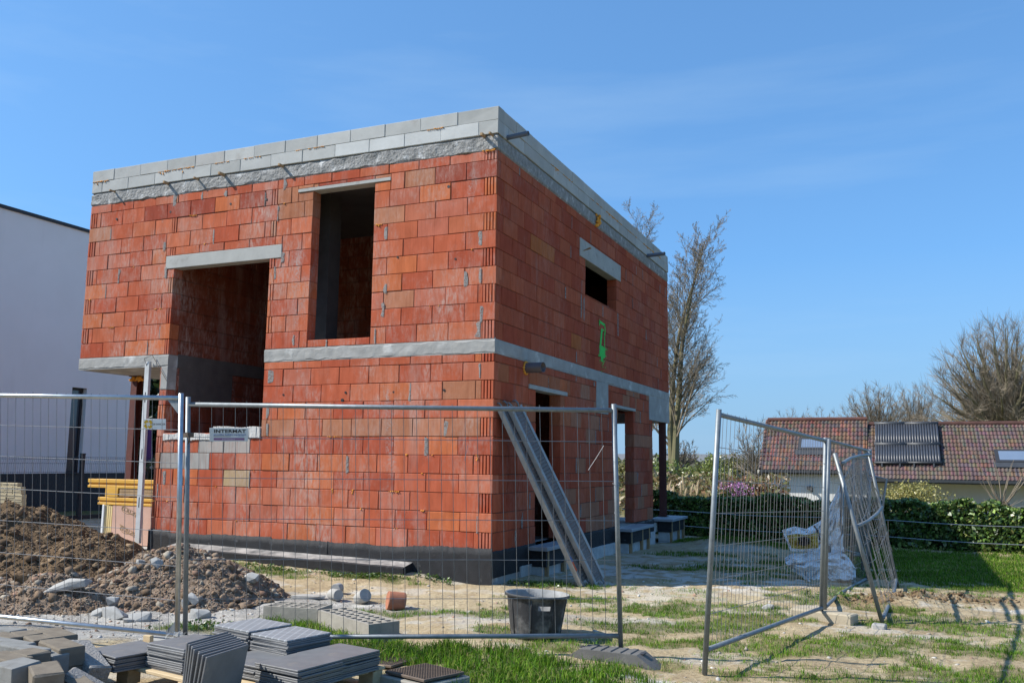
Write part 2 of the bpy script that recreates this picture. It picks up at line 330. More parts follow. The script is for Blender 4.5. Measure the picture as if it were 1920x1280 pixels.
m_parasol = M('purple_canvas', (0.09, 0.03, 0.15), None, 8, 0.8, 0)
m_clear = M('clear_film', (0.6, 0.62, 0.63), (0.45, 0.47, 0.49), 30, 0.25, 0.4, 30); m_clear.node_tree.nodes['Principled BSDF'].inputs['Alpha'].default_value = 0.4

def text(s, size, Mx, mat, name, parent, wide=1.0, bold=0.0, spacing=1.0):
    cu = bpy.data.curves.new(name, 'FONT'); cu.body = s; cu.size = size; cu.align_x = 'CENTER'; cu.align_y = 'CENTER'; cu.offset = bold; cu.space_character = spacing; cu.resolution_u = 3
    cu.extrude = 0.0006
    tmp = bpy.data.objects.new(name, cu); COL.objects.link(tmp)
    bpy.context.view_layer.update()
    me = bpy.data.meshes.new_from_object(tmp.evaluated_get(bpy.context.evaluated_depsgraph_get()))
    bpy.data.objects.remove(tmp); me.name = name
    me.transform(Mx @ Matrix.Diagonal((wide, 1, 1, 1))); me.materials.clear(); me.materials.append(mat)
    return link(name, me, parent)

# ------------------------------------------------------------------ ground
def P2(px, py, z=-0.42): q = at(px, py, z=z); return q.x, q.y
def ell(x, y, c, rx, ry, ang=0.0):
    a = math.radians(ang); dx = x-c[0]; dy = y-c[1]
    p = (dx*math.cos(a)+dy*math.sin(a))/rx; q = (-dx*math.sin(a)+dy*math.cos(a))/ry
    return np.sqrt(p*p+q*q)
RID = [(4.35, 0.75), (5.2, 1.5), (6.2, 1.75), (7.6, 1.9)]      # churned earth beside the lawn
def segd(x, y, pts):
    d = np.full(np.shape(x), 1e9)
    for (ax, ay), (bx, by) in zip(pts[:-1], pts[1:]):
        vx, vy = bx-ax, by-ay; t = np.clip(((x-ax)*vx+(y-ay)*vy)/(vx*vx+vy*vy), 0, 1)
        d = np.minimum(d, np.hypot(x-ax-t*vx, y-ay-t*vy))
    return d
BUMPS = [(P2(775, 1085), 0.55, 0.10), (P2(880, 1185), 0.5, 0.07), (P2(690, 1060), 0.8, 0.06), (P2(1345, 1018, -0.5), 0.7, 0.14), (P2(1420, 1022, -0.5), 0.5, 0.10)]
def ground_h(x, y):
    x = np.asarray(x, float); y = np.asarray(y, float)
    h = -0.42 + 0.15*sst((-x-0.5)/4.5)*sst((y+3.5)/3.0)
    h = h - 0.014*np.clip(y-1, 0, 12) - 1.4*sst((y-14)/45.0)
    near = sst((40-np.hypot(x, y))/20)
    h = h + near*(0.05*(fbm(x/1.7, y/1.7, 3)-0.5) + 0.05*(fbm(x/0.35, y/0.35, 5)-0.5) + 0.022*(fbm(x/0.08, y/0.08, 9, 2)-0.5))
    r = segd(x, y, RID); rm = np.exp(-(r/0.42)**2)
    h = h + rm*(0.02+0.26*(fbm(x/0.22, y/0.22, 21)-0.42))
    for c, rad, hh in BUMPS: h = h + hh*np.exp(-(np.hypot(x-c[0], y-c[1])/rad)**2)
    return h
def gz(x, y): return float(ground_h(np.array([x]), np.array([y]))[0])
def onground(px, py):                                           # where a pixel's ray meets the ground
    z = -0.42
    for _ in range(6): q = at(px, py, z=z); z = gz(q.x, q.y)
    return V((q.x, q.y, z))

LUSH = [((2.35, -4.25), 1.25, 0.62, -20), ((1.05, -4.05), 0.8, 0.45, 15), ((3.2, -5.0), 0.9, 0.55, 0), ((2.6, -5.2), 1.3, 0.7, 0), ((0.05, -4.0), 0.55, 0.28, 0), ((-0.15, -3.6), 0.8, 0.22, -20)]
LAWN = [((9.2, 5.6), 4.7, 3.6, 0), ((5.6, 6.6), 1.6, 1.7, 0), ((3.0, 9.0), 4.5, 0.75, -5), ((7.8, 3.4), 2.2, 1.0, 0)]
PATCH = [((1.3, -1.35), 0.8, 0.3, 10, 0.85), ((-0.5, -3.0), 0.6, 0.25, 10, 0.8), ((2.1, -3.25), 0.7, 0.3, 0, 0.85), ((2.9, -2.6), 0.7, 0.3, 20, 0.8), ((5.0, -0.5), 1.0, 0.35, 10, 0.8), ((3.6, -0.9), 0.8, 0.3, 15, 0.85), ((5.6, -2.6), 1.0, 0.4, 10, 0.85), ((4.7, 0.35), 0.5, 0.2, 30, 0.95), ((0.8, 0.55), 0.75, 0.3, 20, 0.9), ((1.35, -0.5), 0.9, 0.33, 10, 0.75), ((2.6, -0.9), 0.9, 0.5, 20, 0.8), ((2.3, -2.0), 0.8, 0.3, 0, 0.7), ((3.0, -1.7), 0.9, 0.35, 30, 0.75), ((3.9, 0.75), 0.75, 0.5, 0, 0.85),
         ((4.3, -2.2), 1.5, 0.4, 15, 0.72), ((5.3, -1.6), 1.4, 0.55, 10, 0.75), ((4.6, -3.3), 1.5, 0.5, 10, 0.72), ((3.9, -4.2), 0.9, 0.5, 0, 0.85), ((6.3, -0.4), 1.3, 0.5, 0, 0.66), ((3.2, -0.2), 0.8, 0.3, 0, 0.7),
         ((0.6, -2.0), 0.7, 0.28, 20, 0.7), ((1.7, -3.0), 0.8, 0.25, 0, 0.8), ((-0.1, -2.4), 0.5, 0.2, 0, 0.7), ((-3.0, -0.8), 0.9, 0.3, 0, 0.7), ((-1.6, -0.45), 0.9, 0.18, 0, 0.75), ((-4.0, -0.6), 0.6, 0.3, 0, 0.6), ((3.3, 5.2), 1.2, 0.5, 30, 0.6), ((2.4, 3.6), 1.3, 0.5, 20, 0.55), ((1.2, 6.0), 1.0, 0.5, 10, 0.5), ((-1.3, -4.0), 0.4, 0.2, 0, 0.7)]
def masks(x, y):
    x = np.asarray(x, float); y = np.asarray(y, float)
    n1 = fbm(x/0.5, y/0.5, 31); n2 = fbm(x/0.16, y/0.16, 41, 3); n3 = fbm(x/0.05, y/0.05, 47, 2); wob = 0.8*(n1-0.5)+0.8*(n2-0.5)+0.45*(n3-0.5)
    g = np.zeros_like(x)
    for c, rx, ry, a in LAWN: g = np.maximum(g, sst((1.22-ell(x, y, c, rx, ry, a)+wob*0.9)/0.3))
    for c, rx, ry, a in LUSH: g = np.maximum(g, sst((1.28-ell(x, y, c, rx, ry, a)+wob*1.3)/0.6)*(0.55+0.45*sst((n2-0.36)/0.12)))
    for c, rx, ry, a, s in PATCH: g = np.maximum(g, s*sst((1.0-ell(x, y, c, rx, ry, a)+wob*1.8)/0.5))
    g = np.maximum(g, 0.55*sst((n1-0.53)/0.08)*sst((n2-0.42)/0.15)*sst((y+6)/2)*sst((x-1.5)/2))
    far = sst((np.hypot(x-1, y-2)-13.5)/3); g = np.maximum(g, far)
    g = g*(1-0.8*np.exp(-(segd(x, y, RID)/0.42)**2))
    chalk = sst((fbm(x/0.9, y/0.5, 55)-0.48)/0.08)*sst((n2-0.40)/0.12)
    chalk = chalk*np.clip(np.maximum.reduce([sst((1.2-ell(x, y, (3.6, -4.3), 1.3, 0.7, 0))/0.5), 0.9*sst((1.2-ell(x, y, (2.2, 2.6), 2.6, 1.8, 20))/0.4), 0.8*sst((1.2-ell(x, y, (-0.4, -1.7), 1.5, 0.6, 0))/0.5), 0.45*np.ones_like(x)]), 0, 1)
    grav = np.maximum.reduce([sst((1.25-ell(x, y, (-1.9, -3.6), 2.2, 1.1, 10)+wob*0.5)/0.35), sst((1.2-ell(x, y, (-1.0, -2.3), 1.1, 0.55, 0)+wob)/0.4), 0.6*sst((1.2-ell(x, y, (1.2, -2.0), 2.2, 0.35, 10)+wob)/0.4)])
    rd = np.exp(-(segd(x, y, RID)/0.40)**2)*np.clip(0.55+wob*1.5, 0, 1); chalk = np.where(rd > 0.25, -rd, chalk); chalk = np.where((rd <= 0.25) & (chalk <= 0), -rd, chalk)
    return g, chalk, grav
def axis(lo, hi, step, far_lo, far_hi):
    a = list(np.arange(lo, hi, step)); s = step; x = hi
    while x < far_hi: a.append(x); s *= 1.22; x += s
    a.append(far_hi); s = step; x = lo-step; b = []
    while x > far_lo: b.append(x); s *= 1.22; x -= s
    b.append(far_lo); return np.array(b[::-1]+a)
gx = axis(-6.5, 9.0, 0.06, -3500, 3500); gy = axis(-8.5, 6.0, 0.06, -3500, 5000)
X, Y = np.meshgrid(gx, gy); Hh = ground_h(X, Y)
g_, ch_, gr_ = masks(X, Y)
nv = X.size; ii = np.arange(nv).reshape(X.shape)
quads = np.stack([ii[:-1, :-1], ii[:-1, 1:], ii[1:, 1:], ii[1:, :-1]], -1).reshape(-1, 4)
def ground_mat():
    m = bpy.data.materials.new('building_site_ground'); m.use_nodes = True; t = m.node_tree; N = t.nodes; lk = t.links.new; b = N['Principled BSDF']
    tc = N.new('ShaderNodeTexCoord'); at_ = N.new('ShaderNodeAttribute'); at_.attribute_name = 'tint'; sp = N.new('ShaderNodeSeparateColor'); lk(at_.outputs['Color'], sp.inputs[0])
    def noise(s, d=8, r=0.62):
        n = N.new('ShaderNodeTexNoise'); n.inputs['Scale'].default_value = s; n.inputs['Detail'].default_value = d; n.inputs['Roughness'].default_value = r; lk(tc.outputs['Object'], n.inputs['Vector']); return n.outputs['Fac']
    def rmp(f, a, bb):
        r = N.new('ShaderNodeMapRange'); r.inputs['From Min'].default_value = a; r.inputs['From Max'].default_value = bb; lk(f, r.inputs['Value']); return r.outputs['Result']
    def mix(f, a, bb):
        x = N.new('ShaderNodeMixRGB')
        for i, q in ((0, f), (1, a), (2, bb)):
            if isinstance(q, tuple): x.inputs[i].default_value = (*q, 1)
            else: lk(q, x.inputs[i])
        return x.outputs['Color']
    sand = mix(rmp(noise(1.3), 0.35, 0.68), (0.52, 0.43, 0.275), (0.36, 0.275, 0.165))
    sand = mix(rmp(noise(24), 0.45, 0.75), sand, (0.235, 0.17, 0.10))
    sand = mix(rmp(noise(3.1, 9, 0.7), 0.54, 0.66), sand, (0.29, 0.215, 0.13))
    sand = mix(rmp(noise(6.0, 9, 0.7), 0.58, 0.70), sand, (0.52, 0.47, 0.38))
    grav = mix(rmp(noise(45), 0.38, 0.62), (0.40, 0.385, 0.355), (0.235, 0.22, 0.195))
    chalk = mix(rmp(noise(30), 0.4, 0.7), (0.64, 0.615, 0.56), (0.48, 0.45, 0.39))
    turf = mix(rmp(noise(9), 0.35, 0.65), (0.10, 0.115, 0.03), (0.21, 0.17, 0.085))
    ng = N.new('ShaderNodeMath'); ng.operation = 'MULTIPLY'; ng.inputs[1].default_value = -1.0; ng.use_clamp = True; lk(sp.outputs[1], ng.inputs[0]); pg = N.new('ShaderNodeMath'); pg.operation = 'MAXIMUM'; pg.inputs[1].default_value = 0.0; lk(sp.outputs[1], pg.inputs[0])
    earth = mix(rmp(noise(11), 0.35, 0.65), (0.27, 0.185, 0.105), (0.16, 0.105, 0.058))
    c = mix(sp.outputs[2], sand, grav); c = mix(pg.outputs[0], c, chalk); c = mix(sp.outputs[0], c, turf); c = mix(ng.outputs[0], c, earth)
    lk(c, b.inputs['Base Color']); b.inputs['Roughness'].default_value = 0.97; b.inputs['Specular IOR Level'].default_value = 0.1
    bn = N.new('ShaderNodeBump'); bn.inputs['Strength'].default_value = 0.9; bn.inputs['Distance'].default_value = 0.03; lk(noise(22, 10, 0.7), bn.inputs['Height'])
    b2 = N.new('ShaderNodeBump'); b2.inputs['Strength'].default_value = 0.7; b2.inputs['Distance'].default_value = 0.006; lk(noise(140, 4, 0.7), b2.inputs['Height']); lk(bn.outputs['Normal'], b2.inputs['Normal'])
    lk(b2.outputs['Normal'], b.inputs['Normal']); return m
tag(npmesh('ground', np.stack([X, Y, Hh], -1).reshape(-1, 3), quads, ground_mat(), tint=np.stack([g_, ch_, gr_], -1).reshape(-1, 3), smooth=True), kind='structure')

# far hills on the horizon
hv = []; hx = np.linspace(-2600, 3200, 160)
for k, (yy, zz) in enumerate(((900, -3), (1300, 6), (1700, 17), (2300, 20), (2600, -3))):
    for x in hx: hv.append((x, yy, zz + (8*(vnoise(np.array([x/260.]), np.array([k*1.0]), 77)[0]) if 0 < k < 4 else 0)))
hn = len(hx); hf = np.array([(k*hn+i, k*hn+i+1, (k+1)*hn+i+1, (k+1)*hn+i) for k in range(4) for i in range(hn-1)])
tag(npmesh('hills', np.array(hv), hf, M('wooded_hill', (0.17, 0.17, 0.165), (0.13, 0.135, 0.14), 0.02, 1, 0), smooth=True), kind='structure')

# ------------------------------------------------------------------ the unfinished house
house = thing('unfinished_house', 'unfinished red clay block house with grey concrete bands and pale block parapet', 'house', (0, 0, -0.42))
BRICKS = [(0.485, 0.134, 0.068), (0.455, 0.115, 0.059), (0.50, 0.150, 0.078), (0.405, 0.090, 0.048), (0.485, 0.158, 0.092), (0.52, 0.152, 0.064), (0.425, 0.099, 0.052), (0.47, 0.124, 0.066), (0.475, 0.150, 0.094)]
TAN = [(0.41, 0.175, 0.098), (0.39, 0.162, 0.090), (0.43, 0.185, 0.108)]
GREY = [(0.37, 0.355, 0.33), (0.33, 0.315, 0.295)]
SHADE_REDS = [(0.39, 0.098, 0.052), (0.37, 0.087, 0.047), (0.41, 0.110, 0.058), (0.34, 0.076, 0.043), (0.38, 0.102, 0.058)]  # deeper reds for the side wall, its shade put into the colour
def tone(c, s=0.06):
    k = 1+U(-s, s); return tuple(q*k for q in c)
def brick_tone(tan=0.05):
    return tone(R_.choice(TAN)) if U(0, 1) < tan else tone(R_.choice(BRICKS))
def block(mb, O, Ud, Nd, a, b, c, d, th, off=0.0, ch=0.005, tint=None, jit=0.0015):
    Z = V((0, 0, 1))
    def p(u, z, n): return O + Ud*u + Nd*n + Z*z
    j = lambda: U(-jit, jit)
    vs = [p(a+ch, c+ch, off+j()), p(b-ch, c+ch, off+j()), p(b-ch, d-ch, off+j()), p(a+ch, d-ch, off+j()),
          p(a, c, off-ch), p(b, c, off-ch), p(b, d, off-ch), p(a, d, off-ch), p(a, c, -th), p(b, c, -th), p(b, d, -th), p(a, d, -th)]
    mb.add(vs, [(0,1,2,3), (4,5,1,0), (5,6,2,1), (6,7,3,2), (7,4,0,3), (8,9,5,4), (9,10,6,5), (10,11,7,6), (11,8,4,7), (11,10,9,8)], 0, tint)
def lay(mb, core, O, Ud, Nd, u0, u1, courses, openings=(), ribs=(), tintf=None, LEN=0.5, th=0.19, startf=None, joints=None, gap=0.0036, pale=0.05):
    O = V(O); Ud = V(Ud); Nd = V(Nd)
    for ci, (za, zb) in enumerate(courses):
        a0, b0 = u0, u1
        if startf: a0, b0 = startf(ci, u0, u1)
        cuts = {a0, b0}
        for (p, q, r, s) in openings:
            if r < zb-0.01 and s > za+0.01: cuts |= {min(max(p, a0), b0), min(max(q, a0), b0)}
        for (p, q, par, base) in ribs:
            if par is None or ci % 2 == par: cuts |= {min(max(p, a0), b0), min(max(q, a0), b0)}
        cuts = sorted(cuts)
        offs = (0.0 if ci % 2 else LEN/2) + U(-0.05, 0.05)
        for a, b in zip(cuts[:-1], cuts[1:]):
            if b-a < 0.015: continue
            mid = (a+b)/2; zs = [(za, zb)]
            for (p, q, r, s) in openings:
                if p-1e-6 <= mid <= q+1e-6:
                    nz_ = []
                    for (c, d) in zs:
                        if s <= c or r >= d: nz_.append((c, d)); continue
                        if r > c+0.02: nz_.append((c, r))
                        if s < d-0.02: nz_.append((s, d))
                    zs = nz_
            rib = [r for r in ribs if (r[2] is None or ci % 2 == r[2]) and r[0]-1e-6 <= mid <= r[1]+1e-6]
            for (c, d) in zs:
                if rib:
                    t = brick_tone(); n = max(2, round((b-a)/0.047)); w = (b-a)/n
                    for k in range(n): block(mb, O, Ud, Nd, a+k*w+0.004, a+k*w+w-0.012, c+gap, d-gap, 0.03, U(-0.002, 0.002), 0.003, t)
                    if rib[0][3]: block(mb, O, Ud, Nd, a, b, c+gap, d-gap, th, -0.026, 0.002, tuple(q*0.8 for q in t))
                    continue
                k0 = math.floor((a-offs)/LEN); us = [a]
                for k in range(k0, k0+int((b-a)/LEN)+4):
                    j = k*LEN+offs
                    if a+0.06 < j < b-0.06: us.append(j)
                us.append(b)
                for p, q in zip(us[:-1], us[1:]):
                    t = tintf(ci, (p+q)/2, (c+d)/2) if tintf else None
                    block(mb, O, Ud, Nd, p+gap*U(0.4, 1.7), q-gap*U(0.4, 1.7), c+gap*U(0.4, 1.6), d-gap*U(0.4, 1.6), th, U(-0.005, 0.004), 0.0055, t or brick_tone(pale), 0.003)
                    if joints is not None and p > a: joints.append((p, c, d))
    # joint core, a little behind the faces
    z0, z1 = courses[0][0], courses[-1][1]; e = 0.012
    ops = [(p-e, q+e, r-e, s+e) for (p, q, r, s) in openings] + [(p-e, q+e, z0-1, z1+1) for (p, q, par, ba) in ribs]
    us = sorted({u0+e, u1-e} | {min(max(q, u0+e), u1-e) for o in ops for q in o[:2]}); zs = sorted({z0+e, z1-e} | {min(max(q, z0+e), z1-e) for o in ops for q in o[2:]})
    for a, b in zip(us[:-1], us[1:]):
        for c, d in zip(zs[:-1], zs[1:]):
            if b-a < 1e-4 or d-c < 1e-4 or any(o[0] <= (a+b)/2 <= o[1] and o[2] <= (c+d)/2 <= o[3] for o in ops): continue
            Z = V((0, 0, 1)); vs = [O+Ud*u+Nd*n+Z*z for n in (-0.012, -th+0.012) for (u, z) in ((a, c), (b, c), (b, d), (a, d))]
            core.add(vs, [(0,1,2,3), (7,6,5,4), (0,4,5,1), (1,5,6,2), (2,6,7,3), (3,7,4,0)])
W, D, DG, XL = 7.722, 9.772, 8.24, 5.82
ZS0, ZS, ZR0, ZR, ZT = 2.615, 2.81, 5.45, 5.675, 6.072
lowc = [(i*0.25, (i+1)*0.25) for i in range(10)] + [(2.5, ZS0)]
upc = [(ZS+i*0.25, ZS+(i+1)*0.25) for i in range(10)] + [(ZS+2.5, ZR0)]
FX, FN = (1, 0, 0), (0, -1, 0); SX, SN = (0, 1, 0), (1, 0, 0)
core = MB(); jf_lo = []; jf_up = []; js_lo = []; js_up = []
o_loggia = (-5.745, -3.83, 1.56, 4.215); o_lin = (-5.93, -3.605, 4.215, 4.425)
o_win = (-3.06, -1.972, 2.92, 5.205); o_winlin = (-3.34, -1.70, 5.205, 5.255)
def t_lo(ci, u, z):
    if ci == 6 and u > -3.9: return tone(R_.choice(TAN)) if U(0, 1) < 0.8 else None
    if ci == 5 and -4.85 < u < -3.85 and z < 1.6: return tone(R_.choice(GREY))
    if ci == 4 and -5.75 < u < -4.9: return tone(R_.choice(GREY))
    if ci == 8 and u > -0.75: return tone(TAN[0])
    if ci == 8 and -3.0 < u < -2.6: return tone(TAN[2])
    if ci == 3 and -4.6 < u < -4.2: return (0.42, 0.30, 0.16)
    return None
def t_up(ci, u, z):
    if ci in (8, 9) and -3.6 < u < -3.0: return tone(TAN[1])
    if ci == 9 and -1.4 < u < -0.9: return tone(TAN[0])
    if ci == 7 and -1.9 < u < -1.5: return tone(TAN[2])
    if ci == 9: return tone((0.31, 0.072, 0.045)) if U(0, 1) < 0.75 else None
    return None
f1 = MB(); lay(f1, core, (0, 0, 0), FX, FN, -5.9, 0.0, lowc, [(-5.745, -3.83, 1.56, 9)], [(-0.19, 0, 0, False), (-5.9, -5.745, 1, True)], t_lo, joints=jf_lo, pale=0.006)
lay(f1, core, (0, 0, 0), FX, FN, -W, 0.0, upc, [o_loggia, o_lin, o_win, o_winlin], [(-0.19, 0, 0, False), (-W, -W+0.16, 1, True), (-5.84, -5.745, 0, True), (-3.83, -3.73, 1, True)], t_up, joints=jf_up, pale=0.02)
tag(f1.build('front_brick_wall', m_brick, house), 'sunlit front wall of orange red clay blocks')
s1 = MB(); sf = lambda ci, a, b: (0.03, b) if ci % 2 == 0 else (0.0, b)
d1o, d2o = (1.49, 2.53, -0.4, 2.235), (5.63, 6.76, -0.4, 2.215)
l1o, l2o = (1.21, 2.83, 2.235, 2.30), (5.22, 6.88, 2.215, 2.27)
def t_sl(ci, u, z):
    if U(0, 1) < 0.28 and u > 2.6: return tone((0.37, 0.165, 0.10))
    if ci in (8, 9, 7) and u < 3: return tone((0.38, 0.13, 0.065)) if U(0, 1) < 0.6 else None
    return tone(R_.choice(SHADE_REDS))
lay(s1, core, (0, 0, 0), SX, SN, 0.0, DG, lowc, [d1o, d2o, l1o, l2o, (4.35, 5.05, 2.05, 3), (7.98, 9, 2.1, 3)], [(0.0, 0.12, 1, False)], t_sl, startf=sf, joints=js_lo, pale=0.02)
w3o, l3o = (3.752, 5.60, 4.09, 4.705), (3.44, 5.86, 4.705, 5.03)
lay(s1, core, (0, 0, 0), SX, SN, 0.0, D, upc, [w3o, l3o], [(0.0, 0.12, 1, False)], lambda ci, u, z: tone((0.42, 0.135, 0.05)) if (ci == 6 and 1.0 < u < 2.2) or (ci == 1 and 2.9 < u < 3.3) else tone(R_.choice(SHADE_REDS)), startf=sf, joints=js_up, pale=0.03)
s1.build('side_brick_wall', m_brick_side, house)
b1 = MB()
lay(b1, core, (0, D, 0), (-1, 0, 0), (0, 1, 0), 0.2, W-0.2, upc, LEN=1.0)
b1.build('rear_brick_wall', m_brick, house); b1 = MB()
lay(b1, core, (0, DG, 0), (-1, 0, 0), (0, 1, 0), 0.2, XL, lowc, [(0.3, 3.9, -0.5, 2.25)], LEN=0.5)
b1.build('rear_brick_wall', m_brick, house)
b2 = MB()
lay(b2, core, (-W, 0, 0), (0, -1, 0), (-1, 0, 0), -D, -0.2, upc, LEN=1.0)
b2.build('far_side_brick_wall', m_brick, house); b2 = MB()
lay(b2, core, (-5.9, 0, 0), (0, -1, 0), (-1, 0, 0), -DG, -3.4, lowc, LEN=1.0)
b2.build('far_side_brick_wall', m_brick, house)
i1 = MB()
shade_tint = lambda ci, u, z: tone((0.22, 0.058, 0.03), 0.12)  # gloom of the rooms put into the interior brick colour
lay(i1, core, (-5.745, 0, 0), SX, SN, 0.195, 3.4, [(i*0.25, i*0.25+0.25) for i in range(-2, 10)]+[(2.5, ZS0)], tintf=shade_tint, th=0.155)
lay(i1, core, (-5.745, 0, 0), SX, SN, 0.195, 3.4, upc, tintf=shade_tint, th=0.155)
lay(i1, core, (0, 3.4, 0), FX, FN, -5.72, -0.2, [(i*0.25, i*0.25+0.25) for i in range(-2, 10)]+[(2.5, ZS0)], tintf=shade_tint, th=0.15)
lay(i1, core, (0, 3.4, 0), FX, FN, -5.72, -0.2, upc, tintf=shade_tint, th=0.15)
lay(i1, core, (-3.42, 0, 0), (0, -1, 0), (-1, 0, 0), -3.38, -0.2, [(i*0.25, i*0.25+0.25) for i in range(-2, 9)], tintf=shade_tint, th=0.14)
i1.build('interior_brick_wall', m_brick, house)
core.build('mortar_joint', m_joint, house)
# raked end wall of the stair inside the loggia
st = MB(); sp_ = [(-4.12, -0.4), (-3.84, -0.4), (-3.84, 2.76), (-4.12, 2.55)]
st.prism([(p[0], p[1]) for p in sp_], 0, 0.14, Matrix.Translation((0, 0.85, 0)) @ Matrix.Rotation(math.pi/2, 4, 'X'), tint=(0.44, 0.13, 0.07))
st.build('stair_wall', m_brick, house)
# concrete: floor slab band, ring beam, lintels, pillars, floors
cb = MB()
for a, b in (((-W, 0.0, ZS0), (-5.745, D, ZS)), ((-3.83, 0.0, ZS0), (0.0, DG, ZS)), ((-5.745, 3.41, ZS0), (-3.83, D, ZS)), ((-3.83, DG, ZS0), (0.0, D, ZS))):
    cb.box(a, b)
cb.build('floor_slab', m_conc, house)
cq = MB()
def rough_face(mb, O, Ud, Nd, u0, u1, z0, z1, amp=0.010, th=0.05, nu=160, nz_=8, seed=1, edge=0.012):     # uneven poured face
    O = V(O); Ud = V(Ud); Nd = V(Nd); vs = []
    for j in range(nz_+1):
        for i in range(nu+1):
            u = u0+(u1-u0)*i/nu; z = z0+(z1-z0)*j/nz_
            n = amp*(2*float(fbm(u*6+seed, z*9, seed, 4))-0.8) if 0 < j < nz_ else -0.02
            zz = z + (edge*(float(vnoise(u*7, j, seed+5))-0.5)*2 if j in (0, 1, nz_-1, nz_) else 0)
            vs.append(O+Ud*u+Nd*(n+0.004)+V((0, 0, zz)))
    fs = [(j*(nu+1)+i, j*(nu+1)+i+1, (j+1)*(nu+1)+i+1, (j+1)*(nu+1)+i) for j in range(nz_) for i in range(nu)]
    mb.add(vs, fs)
rough_face(cq, (0, 0, 0), FX, FN, -W, 0.004, ZR0-0.005, ZR-0.004, 0.018, nu=320, seed=3, edge=0.018)
rough_face(cq, (0, 0, 0), SX, SN, -0.004, D, ZR0-0.005, ZR+0.002, 0.006, nu=200, seed=8, edge=0.004)
ce_ = MB(); ce_.box((-W+0.2, 0.2, ZR0-0.02), (-0.2, D-0.2, ZR0+0.004)); ce_.build('ceiling', M('shaded_ceiling', (0.09, 0.085, 0.08), (0.065, 0.06, 0.057), 3, 0.95, 0.1), house)  # thin sheet added under the ring beam, unlit darkness put into its colour
cq.box((-W+0.01, 0.012, ZR0+0.005), (-0.012, D, ZR-0.004)); cq.build('ring_beam', m_concrough, house)
cs = MB()
rough_face(cs, (0, 0, 0), FX, FN, -W, -5.742, ZS0, ZS+0.004, 0.008, nu=80, seed=13, edge=0.008)
rough_face(cs, (0, 0, 0), FX, FN, -3.833, 0.003, ZS0-0.008, ZS+0.004, 0.009, nu=200, seed=16, edge=0.016)
rough_face(cs, (0, 0, 0), SX, SN, -0.003, D, ZS0-0.004, ZS+0.004, 0.007, nu=220, seed=19, edge=0.014)
cs.build('slab_edge', m_conc, house)
li = MB()
li.cbox((-5.93, -0.006, 4.215), (-3.605, 0.18, 4.425), 0.006); li.build('front_lintel', m_lintel, house)
li = MB(); li.cbox((-3.34, -0.012, 5.205), (-1.70, 0.18, 5.255), 0.004); li.build('front_lintel', m_lintel, house)
ls = MB(); ls.cbox((-0.18, 3.44, 4.705), (0.012, 5.86, 5.03), 0.006); ls.build('window_lintel', m_lintel, house)
ld = MB(); ld.cbox((-0.18, 1.21, 2.235), (0.010, 2.83, 2.30), 0.004); ld.build('door_lintel', m_lintel, house); ld = MB(); ld.cbox((-0.18, 5.22, 2.215), (0.010, 6.88, 2.27), 0.004); ld.build('door_lintel', m_lintel, house)
pl = MB(); pl.cbox((-5.88, -0.004, 2.252), (-5.741, 0.192, ZS0), 0.005); pl.build('concrete_beam', m_conc, house); pl = MB(); pl.cbox((-0.18, 4.35, 2.055), (0.004, 5.05, ZS0), 0.005)
pl.build('concrete_beam', m_conc, house); pl = MB(); pl.cbox((-0.2, 7.98, 2.1), (0.006, D+0.004, ZS0), 0.006); pl.build('concrete_beam', m_conc, house); pl = MB(); pl.box((-5.744, 0.25, 2.05), (-5.738, 1.5, ZS0)); pl.box((-5.744, 0.2, ZS0), (-5.732, 3.3, ZS+0.02))
pl.build('concrete_beam', M('shaded_concrete', (0.13, 0.12, 0.112), (0.09, 0.083, 0.078), 4, 0.9, 0.4, 40), house); pl = MB(); pl.box((-W, D-0.2, 2.1), (-0.2, D, ZS0-0.001)); pl.build('concrete_beam', m_conc, house)  # concrete patch and slab band darkened, loggia shade put into their colour
cp = MB(); xp_ = at(616, 500, y=0.8).x; cp.box((xp_-0.35, 0.8, ZS), (xp_, 1.1, ZR0)); cp.build('concrete_pillar', M('shaded_pillar', (0.10, 0.097, 0.094), (0.07, 0.068, 0.066), 4, 0.95, 0.2), house)  # pillar inside the window, room shade put into its dark colour
fl = MB(); fl.box((-5.8, 0.2, -0.16), (-0.2, DG, -0.06)); fl.box((-W, DG, -0.3), (-0.02, D+0.25, -0.1)); fl.build('ground_floor', m_conc, house)
# pale block parapet, two courses
pa = MB(); pcore = MB()
def pt_(ci, u, z):
    if ci == 0 and -2.7 < u < -0.4: return tone((0.63, 0.64, 0.63), 0.03)
    return tone(R_.choice([(0.50, 0.505, 0.49), (0.46, 0.465, 0.45), (0.535, 0.54, 0.525), (0.49, 0.48, 0.46)]), 0.05)
pc = [(ZR+0.004, ZR+0.2), (ZR+0.2, ZT)]
lay(pa, pcore, (0, -0.016, 0), FX, FN, -W, 0.016, pc, LEN=0.6, th=0.2, tintf=pt_, gap=0.0018)
lay(pa, pcore, (0.016, 0, 0), SX, SN, 0.186, D+0.01, pc, LEN=0.6, th=0.2, tintf=pt_, gap=0.0018)
lay(pa, pcore, (0, D+0.012, 0), (-1, 0, 0), (0, 1, 0), 0.18, W, pc, LEN=0.6, th=0.2, tintf=pt_, gap=0.0018)
lay(pa, pcore, (-W, 0, 0), (0, -1, 0), (-1, 0, 0), -D+0.18, -0.185, pc, LEN=0.6, th=0.2, tintf=pt_, gap=0.0018)
pa.build('parapet', m_aer, house); pcore.build('parapet_joint', M('pale_joint', (0.34, 0.34, 0.33), None, 9, 0.95, 0), house)
